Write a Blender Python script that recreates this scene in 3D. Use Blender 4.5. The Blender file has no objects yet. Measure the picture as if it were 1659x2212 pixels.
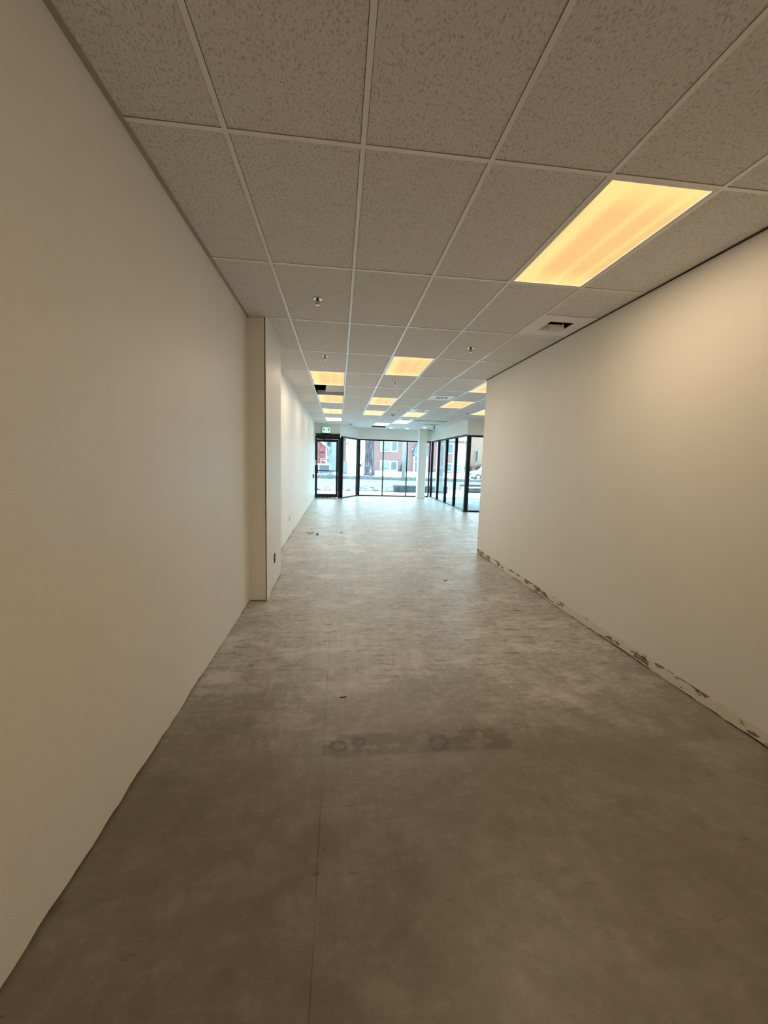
import bpy, bmesh, math, random
from mathutils import Vector, Matrix, noise

random.seed(7)
SC = bpy.context.scene
COL = SC.collection

# ------------------------------------------------------------------ camera
YAW, PITCH, ROLL, F = 0.112175, -0.123643, 0.029971, 878.29
CAMZ = 1.5825
cy, sy, cp, sp = math.cos(YAW), math.sin(YAW), math.cos(PITCH), math.sin(PITCH)
fwd = Vector((sy*cp, cy*cp, sp))
right = Vector((cy, -sy, 0))
up = right.cross(fwd)
r2 = math.cos(ROLL)*right + math.sin(ROLL)*up
u2 = -math.sin(ROLL)*right + math.cos(ROLL)*up
cd = bpy.data.cameras.new('camera')
cd.sensor_fit = 'HORIZONTAL'
cd.sensor_width = 36.0
cd.lens = F/1659*36.0
cd.clip_start = 0.02
cd.clip_end = 600
cam = bpy.data.objects.new('camera', cd)
COL.objects.link(cam)
M = Matrix((r2, u2, -fwd)).transposed().to_4x4()
M.translation = Vector((0, 0, CAMZ))
cam.matrix_world = M
SC.camera = cam

# ------------------------------------------------------------------ world, exposure
SC.view_settings.view_transform = 'Standard'
SC.view_settings.look = 'None'
SC.view_settings.gamma = 1.0
SC.view_settings.use_curve_mapping = False
SC.view_settings.exposure = 0.74
SKY = 4.1
w = bpy.data.worlds.new('overcast_sky')
SC.world = w
w.use_nodes = True
nt = w.node_tree
nt.nodes.clear()
wo = nt.nodes.new('ShaderNodeOutputWorld')
bg = nt.nodes.new('ShaderNodeBackground')
tc = nt.nodes.new('ShaderNodeTexCoord')
sep = nt.nodes.new('ShaderNodeSeparateXYZ')
rp = nt.nodes.new('ShaderNodeValToRGB')
nt.links.new(tc.outputs['Generated'], sep.inputs[0])
nt.links.new(sep.outputs['Z'], rp.inputs[0])
rp.color_ramp.elements[0].position = 0.0
rp.color_ramp.elements[0].color = (0.64, 0.87, 1.0, 1)
rp.color_ramp.elements[1].position = 1.0
rp.color_ramp.elements[1].color = (0.54, 0.82, 1.0, 1)
nt.links.new(rp.outputs[0], bg.inputs[0])
bg.inputs[1].default_value = SKY
nt.links.new(bg.outputs[0], wo.inputs[0])
try:
    cy_ = SC.cycles
    cy_.use_denoising = True
    cy_.denoiser = 'OPENIMAGEDENOISE'
    cy_.use_adaptive_sampling = True
    cy_.adaptive_threshold = .05
    cy_.adaptive_min_samples = 16
    cy_.max_bounces = 8
    cy_.diffuse_bounces = 6
    cy_.glossy_bounces = 4
    cy_.transparent_max_bounces = 12
    cy_.caustics_reflective = False
    cy_.caustics_refractive = False
    cy_.sample_clamp_indirect = 6.0
except Exception:
    pass

# warm light thrown by one ceiling troffer (used in make_light)
LAMP_W = 9.5
LAMP_COL = (1.0, 0.76, 0.51)
LAMP_COL2 = (1.0, 0.84, 0.66)

# ------------------------------------------------------------------ helpers
class MB:
    def __init__(s):
        s.v, s.f = [], []
    def poly(s, pts):
        i = len(s.v)
        s.v += [tuple(p) for p in pts]
        s.f.append(list(range(i, i+len(pts))))
        return s
    def box(s, x0, x1, y0, y1, z0, z1):
        return s.prism([(x0, y0), (x1, y0), (x1, y1), (x0, y1)], z0, z1)
    def prism(s, pts, z0, z1):
        n = len(pts); i = len(s.v)
        s.v += [(p[0], p[1], z0) for p in pts] + [(p[0], p[1], z1) for p in pts]
        s.f.append([i+k for k in range(n)][::-1])
        s.f.append([i+n+k for k in range(n)])
        for k in range(n):
            s.f.append([i+k, i+(k+1) % n, i+n+(k+1) % n, i+n+k])
        return s
    def prism_y(s, pts, y0, y1):            # polygon in (x, z), extruded along y
        n = len(pts); i = len(s.v)
        s.v += [(p[0], y0, p[1]) for p in pts] + [(p[0], y1, p[1]) for p in pts]
        s.f.append([i+k for k in range(n)])
        s.f.append([i+n+k for k in range(n)][::-1])
        for k in range(n):
            s.f.append([i+k, i+n+k, i+n+(k+1) % n, i+(k+1) % n])
        return s
    def bar(s, a, b, wd, ht):               # oblong between two points
        a, b = Vector(a), Vector(b)
        d = (b-a).normalized()
        upv = Vector((0, 0, 1)) if abs(d.z) < .9 else Vector((0, 1, 0))
        sx = d.cross(upv).normalized()*wd/2
        sz = sx.normalized().cross(d)*ht/2
        i = len(s.v)
        for p in (a, b):
            s.v += [tuple(p-sx-sz), tuple(p+sx-sz), tuple(p+sx+sz), tuple(p-sx+sz)]
        s.f += [[i, i+1, i+2, i+3], [i+7, i+6, i+5, i+4]]
        for k in range(4):
            s.f.append([i+k, i+4+k, i+4+(k+1) % 4, i+(k+1) % 4])
        return s
    def tube(s, pts, n=8):                  # pts: (x,y,z,r)
        i = len(s.v)
        P = [Vector(p[:3]) for p in pts]
        for k, p in enumerate(P):
            d = (P[min(k+1, len(P)-1)]-P[max(k-1, 0)])
            d = d.normalized() if d.length > 1e-9 else Vector((0, 0, 1))
            ref = Vector((1, 0, 0)) if abs(d.x) < .9 else Vector((0, 1, 0))
            a = d.cross(ref).normalized(); b = d.cross(a)
            for j in range(n):
                t = 2*math.pi*j/n
                s.v.append(tuple(p+(a*math.cos(t)+b*math.sin(t))*pts[k][3]))
        for k in range(len(P)-1):
            for j in range(n):
                s.f.append([i+k*n+j, i+k*n+(j+1) % n, i+(k+1)*n+(j+1) % n, i+(k+1)*n+j])
        s.f.append([i+j for j in range(n)][::-1])
        s.f.append([i+(len(P)-1)*n+j for j in range(n)])
        return s
    def lathe(s, prof, n=20, c=(0, 0, 0)):  # (r, z)
        i = len(s.v)
        for r, z in prof:
            for j in range(n):
                t = 2*math.pi*j/n
                s.v.append((c[0]+r*math.cos(t), c[1]+r*math.sin(t), c[2]+z))
        for k in range(len(prof)-1):
            for j in range(n):
                s.f.append([i+k*n+j, i+k*n+(j+1) % n, i+(k+1)*n+(j+1) % n, i+(k+1)*n+j])
        if prof[0][0] > 1e-6:
            s.f.append([i+j for j in range(n)][::-1])
        if prof[-1][0] > 1e-6:
            s.f.append([i+(len(prof)-1)*n+j for j in range(n)])
        return s
    def build(s, name, mat, parent=None, bevel=0, smooth=False, loc=None):
        me = bpy.data.meshes.new(name)
        me.from_pydata(s.v, [], s.f)
        bm = bmesh.new(); bm.from_mesh(me)
        bmesh.ops.remove_doubles(bm, verts=bm.verts, dist=1e-5)
        bmesh.ops.recalc_face_normals(bm, faces=bm.faces)
        bm.to_mesh(me); bm.free()
        if smooth:
            for p in me.polygons:
                p.use_smooth = True
        if mat: me.materials.append(mat)
        o = bpy.data.objects.new(name, me)
        COL.objects.link(o)
        if parent: o.parent = parent
        if loc: o.location = loc
        if bevel:
            m = o.modifiers.new('bevel', 'BEVEL')
            m.width = bevel; m.segments = 2; m.limit_method = 'ANGLE'
        return o

def empty(name, loc=(0, 0, 0), rz=0):
    o = bpy.data.objects.new(name, None)
    COL.objects.link(o)
    o.location = loc; o.rotation_euler = (0, 0, rz)
    o.empty_display_size = .1
    return o
def tag(o, label=None, cat=None, group=None, kind=None):
    if label: o['label'] = label
    if cat: o['category'] = cat
    if group: o['group'] = group
    if kind: o['kind'] = kind
    return o
def struct(o, label, cat=None):
    return tag(o, label, cat or 'room', kind='structure')
def copy_thing(root, loc, rz=0):
    r = root.copy(); COL.objects.link(r); r.location = loc; r.rotation_euler = (0, 0, rz)
    for ch in list(root.children):
        c = ch.copy(); COL.objects.link(c); c.parent = r
        for g in list(ch.children):
            d = g.copy(); COL.objects.link(d); d.parent = c
    return r

# ------------------------------------------------------------------ materials
def mat_base(name):
    m = bpy.data.materials.new(name); m.use_nodes = True
    n = m.node_tree; b = n.nodes['Principled BSDF']
    return m, n, b
def N(n, t, **kw):
    x = n.nodes.new(t)
    for k, v in kw.items():
        if hasattr(x, k): setattr(x, k, v)
    return x
def plain(name, col, rough=.5, metal=0, var=.06, scale=8, bump=0, bscale=60, spec=.5):
    m, n, b = mat_base(name)
    g = N(n, 'ShaderNodeNewGeometry')
    no = N(n, 'ShaderNodeTexNoise'); no.inputs['Scale'].default_value = scale
    no.inputs['Detail'].default_value = 4
    n.links.new(g.outputs['Position'], no.inputs['Vector'])
    r = N(n, 'ShaderNodeValToRGB')
    r.color_ramp.elements[0].position = .3; r.color_ramp.elements[1].position = .7
    r.color_ramp.elements[0].color = tuple(c*(1-var) for c in col)+(1,)
    r.color_ramp.elements[1].color = tuple(min(1, c*(1+var)) for c in col)+(1,)
    n.links.new(no.outputs[0], r.inputs[0]); n.links.new(r.outputs[0], b.inputs['Base Color'])
    b.inputs['Roughness'].default_value = rough; b.inputs['Metallic'].default_value = metal
    b.inputs['Specular IOR Level'].default_value = spec
    if bump:
        n2 = N(n, 'ShaderNodeTexNoise'); n2.inputs['Scale'].default_value = bscale
        n.links.new(g.outputs['Position'], n2.inputs['Vector'])
        bp = N(n, 'ShaderNodeBump'); bp.inputs['Strength'].default_value = bump; bp.inputs['Distance'].default_value = .004
        n.links.new(n2.outputs[0], bp.inputs['Height']); n.links.new(bp.outputs[0], b.inputs['Normal'])
    return m

def math_node(n, op, a, b=None, c=None):
    x = N(n, 'ShaderNodeMath'); x.operation = op
    for i, v in enumerate((a, b, c)):
        if v is None: continue
        if isinstance(v, (int, float)): x.inputs[i].default_value = v
        else: n.links.new(v, x.inputs[i])
    return x.outputs[0]
def mapped(n, scale, src=None):
    g = N(n, 'ShaderNodeNewGeometry')
    mp = N(n, 'ShaderNodeMapping'); mp.inputs['Scale'].default_value = scale
    n.links.new(src or g.outputs['Position'], mp.inputs['Vector'])
    return mp.outputs[0]
def noise_tex(n, vec, scale, detail=3, rough=.5):
    x = N(n, 'ShaderNodeTexNoise'); x.inputs['Scale'].default_value = scale
    x.inputs['Detail'].default_value = detail; x.inputs['Roughness'].default_value = rough
    n.links.new(vec, x.inputs['Vector'])
    return x.outputs[0]
def ramp(n, fac, stops):
    r = N(n, 'ShaderNodeValToRGB')
    e = r.color_ramp.elements
    while len(e) < len(stops): e.new(.5)
    for k, (p, c) in enumerate(stops):
        e[k].position = p
        e[k].color = (c, c, c, 1) if isinstance(c, (int, float)) else tuple(c)+(1,)
    n.links.new(fac, r.inputs[0])
    return r.outputs[0]
def mixc(n, fac, a, b, mode='MIX'):
    x = N(n, 'ShaderNodeMix'); x.data_type = 'RGBA'; x.blend_type = mode
    if isinstance(fac, (int, float)): x.inputs[0].default_value = fac
    else: n.links.new(fac, x.inputs[0])
    for i, v in ((6, a), (7, b)):
        if isinstance(v, tuple): x.inputs[i].default_value = v+(1,)
        else: n.links.new(v, x.inputs[i])
    return x.outputs[2]

def mat_paint(name, col, residue=False):
    m, n, b = mat_base(name)
    g = N(n, 'ShaderNodeNewGeometry')
    big = noise_tex(n, mapped(n, (1, 1, .5)), 1.3, 3)
    c = ramp(n, big, [(.3, tuple(x*.96 for x in col)), (.7, col)])
    if residue:
        sepn = N(n, 'ShaderNodeSeparateXYZ'); n.links.new(g.outputs['Position'], sepn.inputs[0])
        z = sepn.outputs['Z']
        edge = noise_tex(n, mapped(n, (1, 9, 1)), 2, 3)
        band = math_node(n, 'LESS_THAN', z, math_node(n, 'MULTIPLY_ADD', edge, .06, .055))
        c = mixc(n, band, c, (.78, .74, .66))
        # brown glue left by the old baseboard
        blot = noise_tex(n, mapped(n, (1, 1.1, 4)), 3.6, 5, .62)
        big2 = noise_tex(n, mapped(n, (1, .9, .1)), 1.1, 1)
        t = math_node(n, 'MULTIPLY', blot, math_node(n, 'MULTIPLY_ADD', big2, 1.0, .5))
        pm = math_node(n, 'GREATER_THAN', t, .525)
        zlo = math_node(n, 'GREATER_THAN', z, .022)
        zhi = math_node(n, 'LESS_THAN', z, .088)
        pm = math_node(n, 'MULTIPLY', math_node(n, 'MULTIPLY', pm, zlo), zhi)
        tone = noise_tex(n, mapped(n, (1, 1, 1)), 30, 3)
        c = mixc(n, pm, c, ramp(n, tone, [(.35, (.16, .095, .05)), (.7, (.42, .30, .18))]))
    n.links.new(c, b.inputs['Base Color'])
    b.inputs['Roughness'].default_value = .48
    fine = noise_tex(n, mapped(n, (1, 1, 1)), 170, 2)
    wav = noise_tex(n, mapped(n, (1.3, 1.3, .12)), 2.2, 2)
    hs = math_node(n, 'MULTIPLY_ADD', wav, 6.0, fine)
    bp = N(n, 'ShaderNodeBump'); bp.inputs['Strength'].default_value = .25; bp.inputs['Distance'].default_value = .003
    n.links.new(hs, bp.inputs['Height']); n.links.new(bp.outputs[0], b.inputs['Normal'])
    return m

def mat_tile():
    m, n, b = mat_base('acoustic_tile')
    v = mapped(n, (1.55, .9, 1))
    a = noise_tex(n, v, 62, 4, .62)
    bnz = noise_tex(n, mapped(n, (1, 1, 1)), 16, 2)
    pit = math_node(n, 'ADD', a, math_node(n, 'MULTIPLY_ADD', bnz, .16, -.08))
    pm = ramp(n, pit, [(.375, 1.0), (.455, 0.0)])
    spk = noise_tex(n, mapped(n, (1, 1, 1)), 190, 2)
    base = ramp(n, spk, [(.3, (.86, .85, .84)), (.7, (.93, .925, .915))])
    c = mixc(n, math_node(n, 'MULTIPLY', pm, .58), base, (.47, .43, .385))
    n.links.new(c, b.inputs['Base Color'])
    b.inputs['Roughness'].default_value = .9
    b.inputs['Specular IOR Level'].default_value = .1
    h = math_node(n, 'ADD', ramp(n, a, [(.32, 0.0), (.58, 1.0)]), math_node(n, 'MULTIPLY', spk, .25))
    bp = N(n, 'ShaderNodeBump'); bp.inputs['Strength'].default_value = .7; bp.inputs['Distance'].default_value = .006
    n.links.new(h, bp.inputs['Height']); n.links.new(bp.outputs[0], b.inputs['Normal'])
    return m

def mat_concrete():
    m, n, b = mat_base('bare_concrete')
    g = N(n, 'ShaderNodeNewGeometry')
    big = noise_tex(n, mapped(n, (1, 1, 1)), .9, 4, .55)
    mid = noise_tex(n, mapped(n, (1, 1, 1)), 5.5, 5, .62)
    fine = noise_tex(n, mapped(n, (1, 1, 1)), 60, 3, .6)
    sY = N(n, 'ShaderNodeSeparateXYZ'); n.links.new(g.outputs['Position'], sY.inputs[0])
    worn_lit_map = N(n, 'ShaderNodeMapRange'); worn_lit_map.interpolation_type = 'SMOOTHSTEP'
    worn_lit_map.inputs[1].default_value = 1.7; worn_lit_map.inputs[2].default_value = 3.6
    worn_lit_map.inputs[3].default_value = .12; worn_lit_map.inputs[4].default_value = 1.0
    n.links.new(math_node(n, 'ADD', sY.outputs['Y'], math_node(n, 'MULTIPLY_ADD', big, 2.0, -1.0)), worn_lit_map.inputs[0])
    worn_lit = worn_lit_map.outputs[0]  # drives wear marks and also the lighter tone of the better-lit far floor
    near_dim = ramp(n, mid, [(.3, (.145, .117, .080)), (.5, (.172, .14, .098)), (.72, (.21, .176, .128))])  # near floor painted dark brown for the dim warm light there
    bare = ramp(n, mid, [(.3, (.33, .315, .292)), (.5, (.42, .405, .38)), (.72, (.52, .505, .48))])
    c = mixc(n, worn_lit, near_dim, bare)
    c = mixc(n, ramp(n, big, [(.35, .45), (.65, 0.0)]), c, mixc(n, worn_lit, (.155, .125, .087), (.315, .295, .265)))
    # trowelled glue ridges, dragged both ways, showing in patches
    wx = noise_tex(n, mapped(n, (40, 1.6, 1)), 1.0, 3, .6)
    wy = noise_tex(n, mapped(n, (1.6, 40, 1)), 1.0, 3, .6)
    weave = math_node(n, 'MULTIPLY', ramp(n, wx, [(.42, 0.0), (.62, 1.0)]), ramp(n, wy, [(.36, .25), (.62, 1.0)]))
    patch = ramp(n, noise_tex(n, mapped(n, (.8, 1.1, 1)), 1.7, 4, .6), [(.45, 0.0), (.62, 1.0)])
    wm = math_node(n, 'MULTIPLY', math_node(n, 'MULTIPLY', weave, patch), worn_lit)
    c = mixc(n, math_node(n, 'MULTIPLY', wm, .45), c, (.68, .66, .62))
    grit = noise_tex(n, mapped(n, (1, 1.25, 1)), 15, 9, .78)
    c = mixc(n, math_node(n, 'MULTIPLY', ramp(n, grit, [(.50, 0.0), (.63, .6)]), worn_lit), c, (.64, .63, .61))
    c = mixc(n, math_node(n, 'MULTIPLY', ramp(n, grit, [(.36, .65), (.47, 0.0)]), worn_lit), c, (.20, .18, .155))
    # pale dusty film and thin dark drag marks where wear shows
    dust = noise_tex(n, mapped(n, (.8, 1.3, 1)), 2.2, 8, .74)
    c = mixc(n, math_node(n, 'MULTIPLY', ramp(n, dust, [(.50, 0.0), (.62, .7)]), worn_lit), c, (.66, .645, .61))
    drag = noise_tex(n, mapped(n, (.55, 2.6, 1)), 8.0, 6, .74)
    c = mixc(n, math_node(n, 'MULTIPLY', ramp(n, drag, [(.545, 0.0), (.64, .85)]), worn_lit), c, (.13, .112, .09))
    # dark scuffs and specks
    sc_ = noise_tex(n, mapped(n, (.75, 1.5, 1)), 7.5, 5, .7)
    c = mixc(n, ramp(n, sc_, [(.64, 0.0), (.72, .8)]), c, (.10, .08, .06))
    sk = noise_tex(n, mapped(n, (1, 1, 1)), 21, 3, .6)
    c = mixc(n, ramp(n, sk, [(.70, 0.0), (.755, .8)]), c, (.09, .07, .055))
    # old glue smears in a strip across the floor in front of the camera
    sx = N(n, 'ShaderNodeSeparateXYZ'); n.links.new(g.outputs['Position'], sx.inputs[0])
    X, Y = sx.outputs['X'], sx.outputs['Y']
    def stain(x0, x1, y0, y1, soft, sc2, thr, colr, amt):
        nonlocal c
        dx = math_node(n, 'SUBTRACT', math_node(n, 'ABSOLUTE', math_node(n, 'SUBTRACT', X, (x0+x1)/2)), (x1-x0)/2)
        dy = math_node(n, 'SUBTRACT', math_node(n, 'ABSOLUTE', math_node(n, 'SUBTRACT', Y, (y0+y1)/2)), (y1-y0)/2)
        d = math_node(n, 'MAXIMUM', dx, dy)
        mr = N(n, 'ShaderNodeMapRange'); mr.inputs[1].default_value = 0; mr.inputs[2].default_value = soft
        mr.inputs[3].default_value = 1; mr.inputs[4].default_value = 0
        n.links.new(d, mr.inputs[0])
        q = ramp(n, noise_tex(n, mapped(n, (1, 1, 1)), sc2, 4, .6), [(thr-.03, 0.0), (thr+.05, 1.0)])
        c = mixc(n, math_node(n, 'MULTIPLY', math_node(n, 'MULTIPLY', mr.outputs[0], q), amt), c, colr)
    stain(-.05, 1.0, 2.03, 2.18, .03, 9, .44, (.085, .065, .038), .5)
    stain(.85, 1.75, 9.45, 9.85, .25, 4, .44, (.46, .34, .20), .55)
    stain(-.95, -.25, 10.6, 11.6, .35, 3, .46, (.50, .43, .28), .45)
    # curling dark glue rings
    def ring(cx, cyy, r, wd, amt):
        nonlocal c
        wob = noise_tex(n, mapped(n, (1, 1, 1)), 17, 3, .6)
        dx = math_node(n, 'SUBTRACT', X, cx); dyy = math_node(n, 'SUBTRACT', Y, cyy)
        rr = math_node(n, 'SQRT', math_node(n, 'ADD', math_node(n, 'MULTIPLY', dx, dx), math_node(n, 'MULTIPLY', dyy, dyy)))
        rr = math_node(n, 'ADD', rr, math_node(n, 'MULTIPLY_ADD', wob, .10, -.05))
        q = math_node(n, 'ABSOLUTE', math_node(n, 'SUBTRACT', rr, r))
        mr = N(n, 'ShaderNodeMapRange'); mr.inputs[1].default_value = 0; mr.inputs[2].default_value = wd
        mr.inputs[3].default_value = amt; mr.inputs[4].default_value = 0
        n.links.new(q, mr.inputs[0])
        c = mixc(n, mr.outputs[0], c, (.05, .036, .018))
    ring(.02, 2.10, .034, .018, .75)
    ring(.135, 2.125, .028, .016, .65)
    ring(.59, 2.09, .05, .018, .6)
    ring(.80, 2.19, .035, .014, .35)
    ring(1.13, 2.19, .035, .014, .3)
    ring(-.27, 3.05, .035, .014, .5)
    # saw-cut and tile-outline scratches
    def line(axis, p, wd, lo, hi, amt):
        nonlocal c
        A, B = (X, Y) if axis == 'x' else (Y, X)
        wob = noise_tex(n, mapped(n, (1, 1, 1)), 3.0, 2)
        q = math_node(n, 'ABSOLUTE', math_node(n, 'SUBTRACT', A, math_node(n, 'MULTIPLY_ADD', wob, .012, p-.006)))
        k = math_node(n, 'LESS_THAN', q, wd)
        k = math_node(n, 'MULTIPLY', k, math_node(n, 'GREATER_THAN', B, lo))
        k = math_node(n, 'MULTIPLY', k, math_node(n, 'LESS_THAN', B, hi))
        fade = ramp(n, noise_tex(n, mapped(n, (1, 1, 1)), 4.5, 3), [(.35, .25), (.6, 1.0)])
        c = mixc(n, math_node(n, 'MULTIPLY', math_node(n, 'MULTIPLY', k, fade), amt), c, (.075, .058, .04))
    line('x', -.06, .0022, .9, 4.2, .75)
    line('x', .165, .0018, 2.5, 3.5, .5)
    line('x', 1.56, .004, 3.6, 12.5, .6)
    line('x', -.16, .006, 5.0, 16.5, .25)
    line('x', .52, .0015, .9, 2.1, .3)
    line('y', 2.185, .002, -.25, 1.3, .45)
    line('y', 1.70, .0018, -.16, .16, .5)
    line('y', 2.66, .0018, .05, .17, .5)
    n.links.new(c, b.inputs['Base Color'])
    rgh = math_node(n, 'ADD', ramp(n, mid, [(.3, .30), (.7, .50)]), math_node(n, 'MULTIPLY', wm, .10))
    n.links.new(rgh, b.inputs['Roughness'])
    b.inputs['Specular IOR Level'].default_value = .5
    h = math_node(n, 'ADD', math_node(n, 'MULTIPLY', mid, 1.2), math_node(n, 'MULTIPLY', fine, .35))
    h = math_node(n, 'ADD', h, math_node(n, 'MULTIPLY', wm, .35))
    bp = N(n, 'ShaderNodeBump'); bp.inputs['Strength'].default_value = .35; bp.inputs['Distance'].default_value = .006
    n.links.new(h, bp.inputs['Height']); n.links.new(bp.outputs[0], b.inputs['Normal'])
    return m

def mat_glass():
    m = bpy.data.materials.new('window_glass'); m.use_nodes = True
    n = m.node_tree; n.nodes.clear()
    out = N(n, 'ShaderNodeOutputMaterial'); mx = N(n, 'ShaderNodeMixShader')
    tr = N(n, 'ShaderNodeBsdfTransparent'); tr.inputs[0].default_value = (.93, .97, .96, 1)
    gl = N(n, 'ShaderNodeBsdfGlossy'); gl.inputs['Roughness'].default_value = .02
    fr = N(n, 'ShaderNodeFresnel'); ge = N(n, 'ShaderNodeNewGeometry')
    mr = N(n, 'ShaderNodeMapRange'); mr.inputs[3].default_value = 1.12; mr.inputs[4].default_value = 1/1.12
    n.links.new(ge.outputs['Backfacing'], mr.inputs[0]); n.links.new(mr.outputs[0], fr.inputs[0])
    n.links.new(fr.outputs[0], mx.inputs[0]); n.links.new(tr.outputs[0], mx.inputs[1])
    n.links.new(gl.outputs[0], mx.inputs[2]); n.links.new(mx.outputs[0], out.inputs[0])
    return m

def mat_diffuser(name, hot, mid_, strength):
    """the lens of a lit troffer: three fluorescent tubes glowing through it"""
    m, n, b = mat_base(name)
    t = N(n, 'ShaderNodeTexCoord'); s = N(n, 'ShaderNodeSeparateXYZ')
    n.links.new(t.outputs['Object'], s.inputs[0])
    X, Y = s.outputs['X'], s.outputs['Y']
    wob = noise_tex(n, mapped(n, (1.5, .5, 1), t.outputs['Object']), 2.2, 2)
    tot = None
    for cx, wd, a in ((-.21, .10, 1.0), (.04, .05, .45), (.20, .045, .55)):
        q = math_node(n, 'ABSOLUTE', math_node(n, 'SUBTRACT', X, cx))
        mr = N(n, 'ShaderNodeMapRange'); mr.interpolation_type = 'SMOOTHSTEP'
        mr.inputs[1].default_value = 0; mr.inputs[2].default_value = wd
        mr.inputs[3].default_value = a; mr.inputs[4].default_value = 0
        n.links.new(q, mr.inputs[0])
        tot = mr.outputs[0] if tot is None else math_node(n, 'ADD', tot, mr.outputs[0])
    ye = math_node(n, 'ABSOLUTE', Y)
    me = N(n, 'ShaderNodeMapRange'); me.interpolation_type = 'SMOOTHSTEP'
    me.inputs[1].default_value = .30; me.inputs[2].default_value = .58
    me.inputs[3].default_value = 0; me.inputs[4].default_value = .75
    n.links.new(ye, me.inputs[0])
    tot = math_node(n, 'ADD', tot, me.outputs[0])
    tot = math_node(n, 'ADD', tot, math_node(n, 'MULTIPLY_ADD', wob, .5, -.25))
    rr = ramp(n, tot, [(0.0, mid_), (.9, hot)])
    b.inputs['Base Color'].default_value = (.25, .24, .22, 1)
    b.inputs['Roughness'].default_value = .65
    n.links.new(rr, b.inputs['Emission Color'])
    b.inputs['Emission Strength'].default_value = strength
    return m

def mat_brick(name, c1, c2, mortar, sc=1.0, axis='xz'):
    m, n, b = mat_base(name)
    g = N(n, 'ShaderNodeNewGeometry'); s = N(n, 'ShaderNodeSeparateXYZ')
    n.links.new(g.outputs['Position'], s.inputs[0])
    cb = N(n, 'ShaderNodeCombineXYZ')
    n.links.new(s.outputs['X'], cb.inputs[0]); n.links.new(s.outputs['Z'], cb.inputs[1])
    bt = N(n, 'ShaderNodeTexBrick')
    bt.inputs['Color1'].default_value = c1+(1,); bt.inputs['Color2'].default_value = c2+(1,)
    bt.inputs['Mortar'].default_value = mortar+(1,)
    bt.inputs['Scale'].default_value = 1.0
    bt.inputs['Brick Width'].default_value = .24*sc; bt.inputs['Row Height'].default_value = .085*sc
    bt.inputs['Mortar Size'].default_value = .012*sc
    n.links.new(cb.outputs[0], bt.inputs['Vector'])
    blot = noise_tex(n, mapped(n, (1, 1, 1)), 5.0, 7, .8)
    c = mixc(n, ramp(n, blot, [(.42, 0.0), (.62, .75)]), bt.outputs['Color'], tuple(min(1, x*1.6+.03) for x in c2))
    n.links.new(c, b.inputs['Base Color'])
    b.inputs['Roughness'].default_value = .85
    return m

def mat_snow(name, clean, dirt, lo, hi, sc=1.2):
    m, n, b = mat_base(name)
    a = noise_tex(n, mapped(n, (1, 1, 1)), sc, 6, .68)
    c = ramp(n, a, [(lo, dirt), (hi, clean)])
    n.links.new(c, b.inputs['Base Color']); b.inputs['Roughness'].default_value = .8
    return m

MT = {}
MT['wall'] = mat_paint('wall_paint', (.87, .85, .80))
MT['wall_r'] = mat_paint('wall_paint_glue', (.87, .85, .80), residue=True)
MT['core'] = plain('wall_core', (.12, .095, .07), .9)
MT['tile'] = mat_tile()
MT['tee'] = plain('tee_enamel', (.90, .90, .89), .25, var=.01)
MT['angle'] = plain('wall_angle_enamel', (.42, .39, .34), .5, var=.04)
MT['dark_gap'] = plain('shadow_gap_dark', (.035, .028, .022), .8)
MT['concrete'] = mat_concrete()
MT['glass'] = mat_glass()
MT['bronze'] = plain('dark_bronze_aluminium', (.006, .0055, .005), .45, 0, var=.1, spec=.3)
MT['alu'] = plain('clear_aluminium', (.55, .56, .56), .4, .6, var=.04)
MT['deck'] = plain('plenum_deck', (.05, .045, .04), .9)
MT['diff_warm'] = mat_diffuser('troffer_lens_warm', (1.0, .70, .25), (.98, .50, .18), .64)
MT['diff_mid'] = mat_diffuser('troffer_lens_mid', (1.0, .77, .36), (1.0, .58, .28), .68)
MT['diff_far'] = mat_diffuser('troffer_lens_far', (1.0, .90, .55), (1.0, .86, .55), 1.4)
MT['white_metal'] = plain('white_metal', (.88, .88, .87), .3, var=.01)
MT['chrome'] = plain('chrome', (.72, .70, .66), .16, 1, var=.02)
MT['brass'] = plain('dark_brass', (.045, .035, .025), .5, .3)
MT['black'] = plain('black_plastic', (.012, .012, .012), .5)
MT['white_plastic'] = plain('white_plastic', (.82, .82, .80), .35, var=.02)
MT['green'] = plain('exit_green', (.0, .36, .17), .4, var=.02)
MT['snow'] = mat_snow('clean_snow', (.86, .88, .90), (.62, .66, .70), .3, .5, .6)
MT['bank_far'] = mat_snow('dirty_far_bank', (.17, .19, .195), (.016, .023, .025), .47, .70, 5.5)
MT['bank_near'] = mat_snow('dirty_near_bank', (.38, .41, .42), (.014, .020, .022), .44, .55, 3.4)
MT['road'] = mat_snow('slushy_road', (.23, .255, .26), (.15, .17, .175), .3, .7, .25)
MT['walk'] = mat_snow('snowy_walk', (.26, .275, .28), (.14, .155, .158), .36, .56, 1.6)
MT['brick'] = mat_brick('red_brick', (.245, .110, .098), (.185, .098, .092), (.235, .165, .15))
MT['tanbrick'] = mat_brick('tan_brick', (.25, .155, .105), (.21, .135, .095), (.25, .17, .125))
MT['red'] = plain('red_siding', (.27, .085, .085), .8, var=.25, scale=3)
MT['teal'] = plain('pale_teal_siding', (.27, .34, .345), .8, var=.05)
MT['vinyl'] = plain('white_vinyl', (.48, .50, .50), .5, var=.02)
MT['blind'] = plain('pale_window_blind', (.22, .27, .275), .4, var=.05)
MT['darkpane'] = plain('far_window_pane', (.085, .14, .17), .2, var=.2)
MT['navy'] = plain('dark_blue_pane', (.025, .036, .05), .3)
MT['blueglass'] = plain('blue_arch_panel', (.085, .15, .20), .4, var=.15)
MT['bark'] = plain('grey_bark', (.055, .052, .058), .9)
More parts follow.
